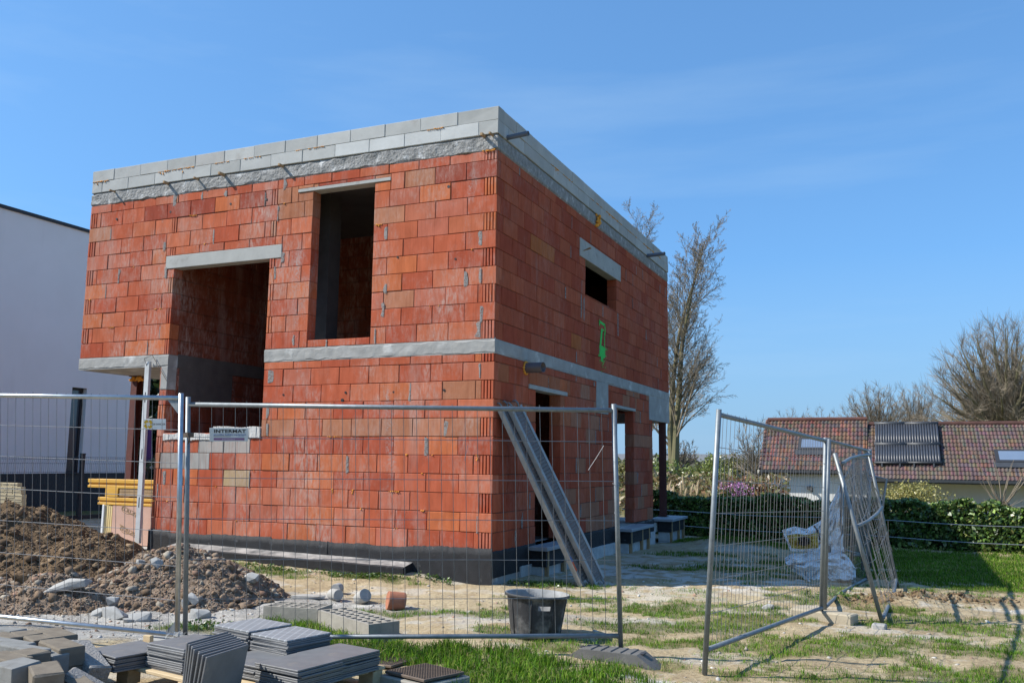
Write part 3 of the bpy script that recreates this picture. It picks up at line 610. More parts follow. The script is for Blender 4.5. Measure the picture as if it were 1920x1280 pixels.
# steel columns under the overhang
def ibeam(mb, x, y, z0, z1, w=0.14, t=0.012):
    mb.box((x-w/2, y-w/2, z0), (x+w/2, y-w/2+t, z1)); mb.box((x-w/2, y+w/2-t, z0), (x+w/2, y+w/2, z1)); mb.box((x-t/2, y-w/2+t, z0), (x+t/2, y+w/2-t, z1))
    mb.box((x-0.1, y-0.1, z1), (x+0.1, y+0.1, z1+0.012)); mb.box((x-0.1, y-0.1, z0-0.012), (x+0.1, y+0.1, z0))
for (x, y, z0, z1) in ((-7.60, 1.15, -0.25, ZS0-0.014), (-0.085, 9.45, 0.0, 2.086), (-7.6, 9.4, -0.3, ZS0-0.52)):
    m_ = MB(); ibeam(m_, x, y, z0, z1); m_.build('steel_column', m_redsteel, house)
fo = MB()
def blob(mb, c, r, n=3, sq=(1, 1, 1)):
    c = V(c); vs = []; st_ = 6; 
    for i in range(4):
        ph = math.pi*(i+0.5)/4
        for j in range(st_):
            a = 2*math.pi*j/st_; k = r*U(0.6, 1.3); vs.append(c+V((math.sin(ph)*math.cos(a)*k*sq[0], math.sin(ph)*math.sin(a)*k*sq[1], math.cos(ph)*k*sq[2])))
    fs = [(i*st_+j, (i+1)*st_+j, (i+1)*st_+(j+1) % st_, i*st_+(j+1) % st_) for i in range(3) for j in range(st_)]
    fs += [tuple(range(st_)), tuple(3*st_+j for j in range(st_))[::-1]]; mb.add(vs, fs)
def foamline(mb, O, Ud, Nd, u, z, ln):
    n = max(1, int(ln/0.03)); drip = U(0, 1) < 0.25
    for k in range(n):
        if U(0, 1) < 0.2: continue
        p = V(O)+V(Ud)*(u+k*0.03)+V(Nd)*0.004+V((0, 0, z+U(-0.006, 0.004)))
        blob(mb, p, U(0.006, 0.012), sq=(1.4, 1.2, 0.7))
    if drip:
        for k in range(R_.randint(1, 4)): blob(mb, V(O)+V(Ud)*(u+U(0, ln))+V(Nd)*0.006+V((0, 0, z-0.02*k)), U(0.006, 0.011), sq=(1, 1, 1.6))
for k in range(22):
    u = U(-5.7, -0.1); z = 0.25*R_.randint(1, 7)
    if u < -3.8 and z > 1.5: continue
    foamline(fo, (0, 0, 0), FX, FN, u, z, U(0.04, 0.3) if U(0, 1) < 0.5 else 0.03)
for k in range(18):
    u = U(-7.6, -0.1); z = ZS+0.25*R_.randint(1, 9)
    if any(o[0]-0.3 < u < o[1] and o[2]-0.05 < z < o[3]+0.05 for o in (o_loggia, o_lin, o_win, o_winlin)): continue
    foamline(fo, (0, 0, 0), FX, FN, u, z, U(0.03, 0.22) if U(0, 1) < 0.5 else 0.03)
for u, ln in ((-7.65, 0.35), (-6.2, 0.7), (-5.0, 0.3), (-5.6, 0.2), (-4.4, 0.35), (-3.4, 0.12), (-3.2, 0.35), (-1.1, 0.3), (-7.7, 0.1)): foamline(fo, (0, -0.016, 0), FX, FN, u, ZR+0.2, ln)
for k in range(26): foamline(fo, (0.016, 0, 0), SX, SN, U(1.5, 9.2), ZR+0.2, U(0.05, 0.35))
foamline(fo, (0, 0, 0), FX, FN, -0.22, ZR0+0.0, 0.22); foamline(fo, (0, -0.01, 0), FX, FN, -0.2, ZR0-0.012, 0.2)
for k in range(12): blob(fo, (-7.62+U(-0.05, 0.35), 1.05+U(-0.05, 0.05), ZS0-0.03-abs(U(0, 0.06))), U(0.02, 0.045))
for k in range(10): blob(fo, (0.01+U(0, 0.05), 4.35+U(-0.07, 0.07), 5.66-0.022*k), U(0.02, 0.045))
tag(fo.build('foam_bead', m_foam, house, smooth=True), kind='stuff')
# grey mortar smears over some upright joints
sm = MB()
def smear(mb, O, Ud, Nd, u, z0, z1, w):
    O = V(O); Ud = V(Ud); Nd = V(Nd); n = 11; vs = []; sd_ = U(-1, 1); dr = z0-U(-0.03, 0.02); z1 = z1-U(0, 0.05); sk = U(-0.4, 0.4); s_ = R_.randint(0, 999)
    for k in range(n+1):
        z = dr+(z1-dr)*k/n; e = 1.0 if 0 < k < n else 0.5; l = 0.008+w*e*max(0, sd_)*(0.3+1.2*float(vnoise(k*0.2, s_, 3))); r = 0.008+w*e*max(0, -sd_)*(0.3+1.2*float(vnoise(k*0.2, s_+50, 3)))
        for q, h in ((-l, 0.0), (-l*0.3, 0.003), (r*0.3, 0.003), (r, 0.0)): vs.append(O+Ud*(u+q)+Nd*(0.0035+h)+V((0, 0, z)))
    mb.add(vs, [(k*4+i, k*4+i+1, k*4+4+i+1, k*4+4+i) for k in range(n) for i in range(3)])
def in_op(u, z, ops): return any(o[0]-0.08 < u < o[1]+0.08 and o[2]-0.05 < z < o[3]+0.05 for o in ops)
for J, O, Ud, Nd, pr in ((jf_lo, (0, 0, 0), FX, FN, 0.05), (jf_up, (0, 0, 0), FX, FN, 0.12), (js_lo, (0, 0, 0), SX, SN, 0.2), (js_up, (0, 0, 0), SX, SN, 0.12)):
    for (u, c, d) in J:
        if U(0, 1) < pr: smear(sm, O, Ud, Nd, u, c, d, U(0.02, 0.06))
for u, z in ((-5.90, 4.05), (-6.0, 4.5), (-3.72, 3.9), (-3.6, 4.12), (-3.3, 2.83), (-1.88, 2.83), (-1.75, 3.2), (-1.72, 3.5), (-5.85, 5.25), (-3.62, 5.3), (-0.22, 3.05), (-0.22, 2.84), (-0.22, 3.6), (-0.22, 4.1), (-0.22, 0.25), (-0.21, 2.3), (-3.74, 2.3), (-3.74, 1.75), (-3.7, 1.5), (-5.8, 0.55), (-5.65, 0.75), (-5.3, 0.72)): smear(sm, (0, 0, 0), FX, FN, u, z, z+0.22, U(0.04, 0.08))
for u in (3.68, 5.7, 3.5, 5.66): smear(sm, (0, 0, 0), SX, SN, u, 3.6, 4.05, 0.05)
tag(sm.build('mortar_smear', m_smear, house), kind='stuff')
# ragged mortar cap on the loggia sill
mc = MB()
for (a, b, z0, z1) in ((-5.74, -4.72, 1.46, 1.56), (-4.74, -3.84, 1.50, 1.66)):
    n = 26
    for k in range(n):
        p = a+(b-a)*k/n; q = a+(b-a)*(k+1)/n; lo = z0-0.03*float(vnoise(p*9, 1, 4)); hi = z1-0.03*float(vnoise(p*7, 5, 4))
        mc.cbox((p-0.001, -0.012-0.006*U(0, 1), lo), (q+0.001, 0.18, hi), 0.004, jit=0.003)
mc.build('mortar_sill', m_white_mortar, house)
# fixing holes
for (u, z, w) in ((-0.75, 2.13, 0.035), (-2.35, 2.13, 0.035), (-1.55, 2.12, 0.03), (-3.45, 2.12, 0.03), (-2.4, 2.02, 0.05), (-7.1, 5.17, 0.04), (-5.9, 5.17, 0.04), (-4.65, 5.17, 0.04), (-3.95, 5.17, 0.04), (-0.75, 5.0, 0.045), (-1.55, 4.05, 0.03), (-0.62, 3.95, 0.03)):
    ho = MB(); ho.lathe([(0, 0.0062), (w/2, 0.0062), (w/2*0.9, -0.03)], 9, Matrix.Translation((u, 0, z)) @ Matrix.Rotation(math.pi/2, 4, 'X')); ho.build('fixing_hole', m_ink, house)
# timber pegs over the ring beam, drain pipes
for px, py in ((203, 362), (303, 343), (360, 337), (409, 323), (900, 252), (916, 250), (520, 312)):
    q = at(px, py, y=-0.15); m_ = MB(); r = U(0.012, 0.02)
    m_.cbox((q.x-r, -0.09-U(0, .05), ZR-0.035), (q.x+r, 0.05, ZR-0.035+2*r), 0.002); m_.build('timber_peg', m_wood, house)
def pipe(mb, p, d, r, ln, th=0.006):
    d = V(d).normalized(); rot = d.to_track_quat('Z', 'Y').to_matrix().to_4x4(); Mx = Matrix.Translation(p) @ rot
    mb.lathe([(r, -0.1), (r, ln), (r-th, ln), (r-th, -0.1)], 20, Mx)
for (y, z, r, ln, mm) in ((0.30, 5.715, 0.035, 0.36, m_pvc), (7.9, 5.685, 0.04, 0.42, m_pvc), (1.07, 2.517, 0.075, 0.30, m_brownpvc)):
    m_ = MB(); pipe(m_, (0, y, z), (1, -0.15, 0.0), r, ln); m_.build('drain_pipe', mm, house, smooth=True)
m_ = MB()
for k in range(16): a = k*math.pi/8; blob(m_, (0.012, 1.07+0.085*math.cos(a), 2.517+0.085*math.sin(a)), 0.02)
m_.build('pipe_seal', m_foam, house, smooth=True)
m_ = MB(); m_.tube([(0.0, 3.62, 4.83), (0.16, 3.55, 4.85)], [0.008, 0.02], 6); m_.build('timber_peg', m_wood, house)
# green spray mark on the side wall
gm = MB()
def gs(pts, w):
    for (a, b) in zip(pts[:-1], pts[1:]):
        d = math.hypot(b[0]-a[0], b[1]-a[1]); nx, nz_ = -(b[1]-a[1])/d*w, (b[0]-a[0])/d*w
        gm.add([(0.008, a[0]+nx, a[1]+nz_), (0.008, a[0]-nx, a[1]-nz_), (0.008, b[0]-nx, b[1]-nz_), (0.008, b[0]+nx, b[1]+nz_)], [(0, 1, 2, 3)])
gs([(4.48, 3.72), (4.85, 3.69)], 0.025); gs([(4.50, 3.73), (4.52, 3.64)], 0.02); gs([(4.83, 3.70), (4.85, 3.58), (4.80, 3.48)], 0.025); gs([(4.66, 3.6), (4.6, 3.40), (4.55, 3.22)], 0.045); gs([(4.80, 3.5), (4.82, 3.22)], 0.02); gs([(4.68, 3.60), (4.78, 3.58)], 0.015)
for k in range(240):
    z = 3.26-abs(R_.gauss(0, 0.16)); y = 4.68+R_.gauss(0, 0.075); s_ = U(0.006, 0.028)*max(0.25, 1-(3.26-z)*1.6)
    gm.add([(0.0085+k*1e-6, y-s_, z-s_), (0.0085+k*1e-6, y+s_, z-s_), (0.0085+k*1e-6, y+s_, z+s_*1.5), (0.0085+k*1e-6, y-s_, z+s_*1.5)], [(0, 1, 2, 3)])
gm.build('spray_mark', m_green, house)
# black membrane, footing, plinth
bk = MB()
def sheet(mb, O, Ud, Nd, u0, u1, zb, zt, off, seed, nu=40):
    O = V(O); Ud = V(Ud); Nd = V(Nd); nz_ = 8; vs = []
    for j in range(nz_+1):
        for i in range(nu+1):
            u = u0+(u1-u0)*i/nu; t = j/nz_; top = zt+0.03*(float(fbm(u*5, 0.3, seed))-0.5)+0.016*(float(vnoise(u*23, 0.7, seed))-0.5); z = zb+(top-zb)*t
            vs.append(O+Ud*u+Nd*(off+0.012*(float(fbm(u*5, z*7, seed, 3))-0.4))+V((0, 0, z)))
    for i in range(nu+1): vs.append(V(vs[nz_*(nu+1)+i])-Nd*0.03)
    fs = [(j*(nu+1)+i, j*(nu+1)+i+1, (j+1)*(nu+1)+i+1, (j+1)*(nu+1)+i) for j in range(nz_+1) for i in range(nu)]
    mb.add(vs, fs)
for k, (a, b, zt) in enumerate(((-5.92, -5.5, 0.06), (-5.5, -4.65, 0.03), (-4.66, -3.55, 0.04), (-3.57, -2.55, 0.025), (-2.56, -1.85, 0.02), (-1.86, -1.13, 0.015), (-1.16, -0.28, 0.045), (-0.36, 0.012, 0.05))):
    sheet(bk, (0, 0, 0), FX, FN, a, b, -0.7, zt, 0.012+0.007*(k % 2)+(0.012 if k > 5 else 0), 30+k)
sheet(bk, (0, 0, 0), SX, SN, -0.012, 1.48, -0.33, 0.01, 0.012, 51); sheet(bk, (0, 0, 0), SX, SN, 2.55, 5.6, -0.30, 0.0, 0.012, 52); sheet(bk, (0, 0, 0), SX, SN, 6.78, DG, -0.30, -0.02, 0.014, 53); sheet(bk, (0, 0, 0), SX, SN, 1.47, 2.56, -0.32, -0.1, 0.01, 54)
bk.build('damp_proof_membrane', m_black, house, smooth=True)
le = MB(); n = 40; vs = []; fs = []
for i in range(n+1):
    u = -5.3+(5.3-1.16)*i/n; w = 0.03*(float(vnoise(u*2.2, 1, 9))-0.5); f = 0.27+w
    zt = -0.14-0.07*i/n
    for (y, z) in ((0.0, zt+0.03), (-f+0.03, zt-0.015+w*0.5), (-f, zt-0.03+w*0.5), (-f+0.01, zt-0.13+w), (-0.05, zt-0.14+w)): vs.append((u, y, z))
for i in range(n):
    for j in range(4): fs.append((i*5+j, i*5+j+1, i*5+5+j+1, i*5+5+j))
le.add(vs, fs[0::4]+[], 1); le.add(vs, [f for k, f in enumerate(fs) if k % 4], 0); le.add([vs[-5], vs[-4], vs[-3], vs[-2], vs[-1]], [(0, 1, 2, 3, 4)], 0)
le.build('footing_ledge', [m_black, m_dusty], house)
ft = MB(); ft.box((-5.6, -0.215, -1.0), (-1.18, 0.0, -0.27)); ft.box((-5.88, 0.02, -1.0), (-0.03, 0.4, -0.02)); ft.box((-0.3, 0.02, -1.0), (0.006, DG, -0.02)); ft.build('foundation', m_conc, house)
wp = MB()
for (y0, y1, xt) in ((0.9, 1.42, 0.035), (2.75, 5.35, 0.05), (7.15, DG, 0.04)):
    n = 14; wp = MB()
    for k in range(n):
        a = y0+(y1-y0)*k/n; b = y0+(y1-y0)*(k+1)/n
        wp.cbox((-0.1, a, -0.9), (xt, b+0.002, -0.30+0.05*float(vnoise(a*2, 3, 8))), 0.004, jit=0.004)
    wp.build('limewashed_plinth', m_white_block, house)
for (y0, y1, zt, xw) in ((1.22, 2.66, -0.02, 0.30), (5.42, 7.02, -0.03, 0.33), (8.55, 10.05, -0.02, 0.34)):
    m_ = MB(); m_.cbox((-0.19, y0, zt-0.055), (xw, y1, zt), 0.005); m_.build('sill_stone', m_bluestone, house)
    m_ = MB()
    ny = 4
    for r in range(3):
        for k in range(ny+1):
            a = max(y0+0.1, y0+0.1+(k-0.5*(r % 2))*(y1-y0-0.2)/ny); b = min(y1-0.1, y0+0.1+(k+1-0.5*(r % 2))*(y1-y0-0.2)/ny)
            if b-a > 0.02: m_.cbox((0.0, a+0.002, -0.9+0.2*r), (xw-0.10, b-0.002, -0.702+0.2*r), 0.005, jit=0.003)
    m_.build('step_block', m_white_block, house)
    m_ = MB(); m_.box((0.013, y0+0.08, -0.30), (xw-0.05, y1-0.08, zt-0.056)); m_.build('sill_bedding', m_black, house)
    for yy in (y0+0.14, (y0+y1)/2+0.1, y1-0.2):
        m_ = MB(); m_.cbox((xw-0.098, yy, -0.65), (xw-0.045, yy+0.06, zt-0.057), 0.003); m_.build('support_batten', m_wood, house)

# ------------------------------------------------------------------ neighbouring buildings
NX = -16.5; ZT_ = at(0, 389, x=NX).z; ZP_ = at(100, 887, x=NX).z
nb = thing('white_house', 'white rendered flat roofed neighbour house with dark plinth and slim dark window', 'house', (NX-2, 0, -0.4))
m_ = MB()
wy0, wy1, wz0, wz1 = at(130, 800, x=NX).y, at(158, 800, x=NX).y, ZP_+0.01, at(143, 726, x=NX).z
ye = at(243, 800, x=NX).y
T_ = 0.3
for (a, b, c, d) in ((-18, wy0, ZP_, ZT_), (wy1, ye, ZP_, ZT_), (wy0, wy1, wz1, ZT_)): m_.box((NX-T_, a, c), (NX, b, d))
m_.box((NX-9, ye-0.3, ZP_), (NX-T_-0.001, ye, ZT_)); m_.box((NX-9, -18, ZP_), (NX-T_-0.001, -17.7, ZT_)); m_.box((NX-9.3, -18, ZP_), (NX-9.001, ye, ZT_))
m_.build('wall', m_white, nb)
m_ = MB(); m_.box((NX-9, -17.95, -0.9), (NX-0.02, ye-0.02, ZP_-0.002)); m_.build('plinth', m_anth, nb)
m_ = MB(); m_.box((NX-9.35, -18.05, ZT_+0.002), (NX+0.05, ye+0.05, ZT_+0.09)); m_.build('roof_edge', m_anth, nb)
wf = MB(); xf = NX-0.14
wf.box((xf-0.07, wy0+0.001, wz0), (xf, wy0+0.07, wz1-0.001)); wf.box((xf-0.07, wy1-0.07, wz0), (xf, wy1-0.001, wz1-0.001)); wf.box((xf-0.07, wy0+0.071, wz1-0.07), (xf, wy1-0.071, wz1-0.001)); wf.box((xf-0.07, wy0+0.071, wz0), (xf, wy1-0.071, wz0+0.07))
wf.box((NX-0.14, wy0-0.02, wz0-0.03), (NX+0.04, wy1+0.02, wz0-0.002))
wfo = wf.build('window', m_anth, nb)
m_ = MB(); m_.box((xf-0.05, wy0+0.07, wz0+0.07), (xf-0.03, wy1-0.07, wz1-0.07)); m_.build('pane', m_glass, wfo)
# dark welded mesh fence in front of it
fx = -13.2
gf = thing('garden_fence', 'anthracite welded mesh garden fence in front of the white house', 'fence', (fx, 2, -0.4))
zt_ = at(153, 856, x=fx).z
py_ = at(153, 900, x=fx).y
m_ = MB()
ys = np.arange(py_-7.5, py_+6.2, 0.055)
for y in ys:
    m_.tube([(fx, y, -0.3), (fx, y, zt_-0.16), (fx+0.03, y, zt_-0.11), (fx, y, zt_-0.06), (fx, y, zt_)], 0.0028, 3, cap=False)
for z in (zt_-0.01, zt_-0.06, zt_-0.16, zt_-0.36, zt_-0.6, zt_-0.8, zt_-1.0): m_.tube([(fx+0.005, py_-7.5, z), (fx+0.005, py_+6.2, z)], 0.0035, 4, cap=False)
m_.build('wire_mesh', m_anth, gf)
for k in (-3, -2, -1, 0, 1, 2):
    m_ = MB(); y = py_+2.5*k; m_.cbox((fx-0.06, y-0.05, -0.7), (fx+0.02, y+0.05, zt_+0.06), 0.006); m_.cbox((fx-0.065, y-0.055, zt_+0.06), (fx+0.025, y+0.055, zt_+0.085), 0.004); m_.build('post', m_anth, gf)
m_ = MB(); m_.box((fx-0.02, py_-7.5, -0.7), (fx+0.0, py_+6.2, -0.22)); m_.build('base_board', m_anth, gf)

# the tiled bungalow on the right
HY = 27.0
bh = thing('bungalow', 'low cream bungalow with red brown pantile roof in two parts behind the hedge', 'house', (14, HY, -1.2))
def pantile(mb, x0, x1, y0, z0, y1, z1, cols, rows, pal):
    dx = (x1-x0)/cols; n = 7; s = V((0, y1-y0, z1-z0)); ln = s.length; sd = s.normalized(); nrm = V((0, -sd.z, sd.y))
    if nrm.z < 0: nrm = -nrm
    for r in range(rows):
        for c in range(cols):
            t = R_.choice(pal); t = tuple(q*U(0.8, 1.15) for q in t); vs = []
            for a in (0, 1):
                for i in range(n+1):
                    u = i/n; h = 0.035*math.sin(math.pi*min(1, u/0.62)) if u < 0.62 else -0.012*math.sin(math.pi*(u-0.62)/0.38)
                    p = V((x0+(c+u)*dx, y0, z0)) + sd*(ln*(r+a*1.04)/rows) + nrm*(h*dx/0.2 + (0.0 if a else 0.028))
                    vs.append(p)
            for i in range(n+1): vs.append(vs[i]-nrm*0.03)
            fs = [(i, i+1, n+1+i+1, n+1+i) for i in range(n)] + [(2*n+2+i, 2*n+3+i, i+1, i) for i in range(n)]
            mb.add(vs, fs, 0, t)
eL0, eL1 = at(1426, 880, y=HY), at(1640, 887, y=HY); rL0, rL1 = at(1437, 788, y=HY+2.6), at(1626, 787, y=HY+2.6)
RED = [(0.165, 0.092, 0.070), (0.14, 0.086, 0.070), (0.12, 0.086, 0.075), (0.19, 0.096, 0.070), (0.115, 0.086, 0.077), (0.15, 0.088, 0.071)]
BRN = [(0.135, 0.096, 0.080), (0.128, 0.095, 0.081), (0.14, 0.095, 0.078), (0.12, 0.093, 0.082), (0.148, 0.096, 0.077)]
zeL, zrL, xl0, xl1 = eL0.z, rL0.z, eL0.x, eL1.x-0.1
m_ = MB(); pantile(m_, xl0, rL1.x, HY, zeL, HY+2.6, zrL, 27, 12, RED)
rb_ = m_
m_.tube([(xl0, HY+2.6, zrL+0.02), (rL1.x, HY+2.6, zrL+0.02)], 0.10, 10, tint=(0.125, 0.06, 0.048))
for k in range(13): q = (k+0.5)/13; m_.tube([(xl0-0.02, HY+2.6*q-0.1, zeL+(zrL-zeL)*q-0.05), (xl0-0.02, HY+2.6*q+0.1, zeL+(zrL-zeL)*q+0.08)], 0.07, 6, tint=R_.choice(RED))
rfL = m_.build('roof', m_tile, bh)
hl0, hl1 = at(1634, 897, y=HY-0.6), at(1990, 905, y=HY-0.6); hr0, hr1 = at(1626, 796, y=HY+2.6), at(1990, 801, y=HY+2.6)
zeR, zrR = hl0.z, hr0.z
XR1 = hl1.x+1.0
m_ = MB(); pantile(m_, rL1.x+0.03, XR1, HY-0.6, zeR, HY+2.6, zrR, 56, 14, BRN)
m_.tube([(rL1.x+0.05, HY+2.6, zrR+0.02), (XR1, HY+2.6, zrR+0.02)], 0.10, 10, tint=(0.105, 0.055, 0.045))
rfR = m_.build('roof', m_tile, bh)
wx0 = at(1437, 920, y=HY+0.3).x
m_ = MB(); m_.box((wx0, HY+0.3, -2.4), (rL1.x, HY+4.9, zeL+0.12)); m_.box((rL1.x+0.001, HY+0.9, -2.4), (XR1-0.3, HY+4.7, zeR+0.5))
m_.add([(wx0+0.01, HY+0.3, zeL+0.05), (wx0+0.01, HY+4.9, zeL+0.05), (wx0+0.01, HY+2.6, zrL-0.15)], [(0, 1, 2)]); m_.add([(rL1.x-0.001, HY, zeL), (rL1.x-0.001, HY+5.2, zeL), (rL1.x-0.001, HY+2.6, zrL)], [(0, 1, 2)])
m_.build('wall', m_housewall, bh)
m_ = MB(); m_.add([(xl0, HY+5.2, zeL), (XR1, HY+5.2, zeL), (XR1, HY+2.62, zrR-0.02), (xl0, HY+2.62, zrR-0.02)], [(0, 1, 2, 3)], 0, (0.12, 0.06, 0.05)); m_.build('rear_roof', m_tile, bh)
m_ = MB(); m_.box((xl0, HY-0.12, zeL-0.10), (rL1.x, HY-0.01, zeL+0.005)); m_.box((xl0, HY, zeL-0.16), (rL1.x, HY+0.29, zeL-0.06)); m_.box((rL1.x+0.05, HY-0.72, zeR-0.10), (XR1, HY-0.61, zeR+0.005)); m_.box((rL1.x+0.05, HY-0.6, zeR-0.15), (XR1, HY+0.89, zeR-0.06)); m_.build('gutter', m_gutter, bh)
def slope_at(px, py, y0, z0, y1, z1):       # pixel onto a roof plane
    k = ray(px, py); a = (z1-z0)/(y1-y0); t = (z0+a*(CAM[1]-y0)-CAM[2])/(k[2]-a*k[1]); return V((CAM+k*t).tolist())
def roofbox(mb, P0, P1, y0, z0, y1, z1, h0, h1, ins=0.0, mi=0):      # box lying on the slope between two opposite corners
    s = V((0, y1-y0, z1-z0)).normalized(); nrm = V((0, -s.z, s.y)); a0 = P0.y/s.y; a1 = P1.y/s.y
    def p(x, a, h): return V((x, 0, 0)) + V((0, y0, z0)) + s*(a - y0/s.y) + nrm*h
    x0, x1 = min(P0.x, P1.x)+ins, max(P0.x, P1.x)-ins; lo, hi = min(a0, a1)+ins, max(a0, a1)-ins
    vs = [p(x0, lo, h0), p(x1, lo, h0), p(x1, hi, h0), p(x0, hi, h0), p(x0, lo, h1), p(x1, lo, h1), p(x1, hi, h1), p(x0, hi, h1)]
    mb.add(vs, [(3,2,1,0), (4,5,6,7), (0,1,5,4), (1,2,6,5), (2,3,7,6), (3,0,4,7)], mi); return x0, x1, lo, hi, p
for (pl_, pl2, ar, rf_) in (((1496, 845), (1556, 823), (HY, zeL, HY+2.6, zrL), bh), ((1868, 869), (1955, 846), (HY-0.6, zeR, HY+2.6, zrR), bh)):
    P0 = slope_at(*pl_, *ar); P1 = slope_at(*pl2, *ar); m_ = MB(); x0, x1, lo, hi, p = roofbox(m_, P0, P1, *ar, -0.05, 0.09)
    skl = m_.build('skylight', m_anth, bh); m_ = MB()
    m_.add([p(x0+0.13, lo+0.13, 0.094), p(x1-0.13, lo+0.13, 0.094), p(x1-0.13, hi-0.12, 0.094), p(x0+0.13, hi-0.12, 0.094)], [(0, 1, 2, 3)]); m_.build('pane', M('skylight_glass', (0.35, 0.42, 0.5), (0.3, 0.37, 0.45), 2, 0.05, 0, metal=0.6), skl)
    m_ = MB(); m_.add([p(x0-0.1, lo-0.3, 0.06), p(x1+0.1, lo-0.3, 0.06), p(x1+0.1, lo, 0.075), p(x0-0.1, lo, 0.075)], [(0, 1, 2, 3)]); m_.build('flashing', m_gutter, skl)
ar = (HY-0.6, zeR, HY+2.6, zrR)
for (a, b) in (((1641, 836), (1698, 799)), ((1700, 836), (1758, 799)), ((1641, 872), (1699, 838)), ((1701, 872), (1761, 838))):
    P0 = slope_at(*a, *ar); P1 = slope_at(*b, *ar); m_ = MB(); x0, x1, lo, hi, p = roofbox(m_, P0, P1, *ar, 0.05, 0.10, 0.0)
    so_ = m_.build('solar_collector', m_gutter, bh); m_ = MB(); n = 12
    for k in range(n):
        x = x0+(x1-x0)*(k+0.5)/n; m_.tube([p(x, lo+0.03, 0.15), p(x, hi-0.12, 0.15)], 0.052, 8)
    m_.build('vacuum_tube', m_collector, so_, smooth=True); m_ = MB(); m_.tube([p(x0-0.03, hi-0.05, 0.16), p(x1+0.03, hi-0.05, 0.16)], 0.085, 8); m_.build('header_pipe', m_gutter, so_, smooth=True); m_ = MB(); m_.tube([p(x0-0.03, lo, 0.13), p(x1+0.03, lo, 0.13)], 0.045, 8)
    m_.build('header_pipe', m_gutter, so_, smooth=True); m_ = MB()
    for x in (x0+0.25, x1-0.25): m_.tube([p(x, lo-0.14, 0.02), p(x, lo+0.02, 0.15)], 0.035, 6); m_.tube([p(x, hi-0.06, 0.2), p(x, hi+0.01, 0.23)], 0.035, 6)
    m_.build('bracket', m_gutter, so_)
q = at(1519, 915, y=HY+0.3); m_ = MB(); m_.cbox((q.x-0.1, HY+0.18, q.z-0.05), (q.x+0.1, HY+0.299, q.z+0.1), 0.01); m_.tube([(q.x+0.03, HY+0.2, q.z), (q.x+0.1, HY-0.1, q.z-0.1)], 0.05, 8); m_.build('wall_lamp', m_gutter, bh)

# ------------------------------------------------------------------ bare trees
def grow(tr, tw, p, d, ln, r, lv, P, rg):
    n = P['seg'][lv]; pts = [p.copy()]; ds = []; q = p.copy(); d = d.normalized()
    for i in range(n):
        d = d + V((rg.gauss(0, 1), rg.gauss(0, 1), rg.gauss(0, 1)))*P['wig'][lv] + V((0, 0, 1))*P['up'][lv]; d.normalize(); q = q + d*(ln/n); pts.append(q.copy()); ds.append(d.copy())
    e = P['tip'][lv]; rs = [max(P['rmin'], r*(1-(1-e)*i/n)) for i in range(n+1)]
    (tr if lv < P['trunklv'] else tw).tube(pts, rs, P['sides'][lv], cap=False)
    if lv+1 >= len(P['seg']): return
    for k in range(P['kids'][lv]):
        t = P['t0'][lv] + (1-P['t0'][lv])*(k+rg.random())/P['kids'][lv]; f = t*n; i = min(int(f), n-1); b = pts[i].lerp(pts[i+1], f-i)
        dd = ds[i]; o = dd.orthogonal().normalized(); o.rotate(Matrix.Rotation(rg.uniform(0, 6.283), 3, dd)); an = math.radians(rg.gauss(P['ang'][lv], 9))
        nd = dd*math.cos(an)+o*math.sin(an); rr = r*(1-(1-e)*t)*P['rr'][lv]; l2 = ln*P['ratio'][lv]*(1-P['fall'][lv]*t)*rg.uniform(0.65, 1.2)
        grow(tr, tw, b, nd, l2, rr, lv+1, P, rg)
POP = dict(seg=[9, 6, 5, 4, 3], wig=[0.045, 0.08, 0.09, 0.11, 0.14], up=[0.03, 0.06, 0.035, 0.02, 0], tip=[0.08, 0.15, 0.25, 0.4, 0.6], rmin=0.006, trunklv=1, sides=[9, 5, 4, 3, 3], kids=[40, 10, 7, 4], t0=[0.13, 0.2, 0.15, 0.15], ang=[35, 32, 34, 36], rr=[0.34, 0.42, 0.5, 0.6], ratio=[0.35, 0.5, 0.45, 0.5], fall=[0.66, 0.5, 0.4, 0.3])
WIL = dict(seg=[3, 8, 6, 5, 4], wig=[0.03, 0.06, 0.1, 0.14, 0.2], up=[0.02, 0.03, 0.03, 0.03, 0.02], tip=[0.8, 0.2, 0.25, 0.35, 0.5], rmin=0.009, trunklv=2, sides=[9, 6, 4, 3, 3], kids=[26, 15, 10, 6], t0=[0.35, 0.22, 0.2, 0.2], ang=[42, 24, 24, 25], rr=[0.27, 0.36, 0.45, 0.6], ratio=[4.3, 0.48, 0.42, 0.42], fall=[0.0, 0.4, 0.35, 0.3])
RND = dict(seg=[3, 7, 5, 4], wig=[0.04, 0.09, 0.14, 0.2], up=[0.02, 0.03, 0.03, 0.02], tip=[0.8, 0.2, 0.3, 0.5], rmin=0.009, trunklv=2, sides=[8, 5, 3, 3], kids=[22, 16, 14], t0=[0.35, 0.25, 0.2], ang=[44, 28, 30], rr=[0.34, 0.45, 0.55], ratio=[2.7, 0.45, 0.42], fall=[0.0, 0.4, 0.3])
def tree(name, label, px, pyb, dist, h, r, P, seed, lean=(0, 0), cat='tree', group=None, bark=None, dirs=None):
    b = at(px, pyb, d=dist); rg = random.Random(seed); t = thing(name, label, cat, b, group); tr = MB(); tw = MB()
    if dirs is None: grow(tr, tw, b, V((lean[0], lean[1], 1)), h, r, 0, P, rg)
    else:
        for (lx, ly, k) in dirs: grow(tr, tw, b+V((lx*0.8, ly*0.8, 0)), V((lx, ly, 1)), h*k, r*(0.7+0.3*k), 0, P, rg)
    tr.build('trunk', bark or m_bark, t); tw.build('crown', m_twig, t); return t
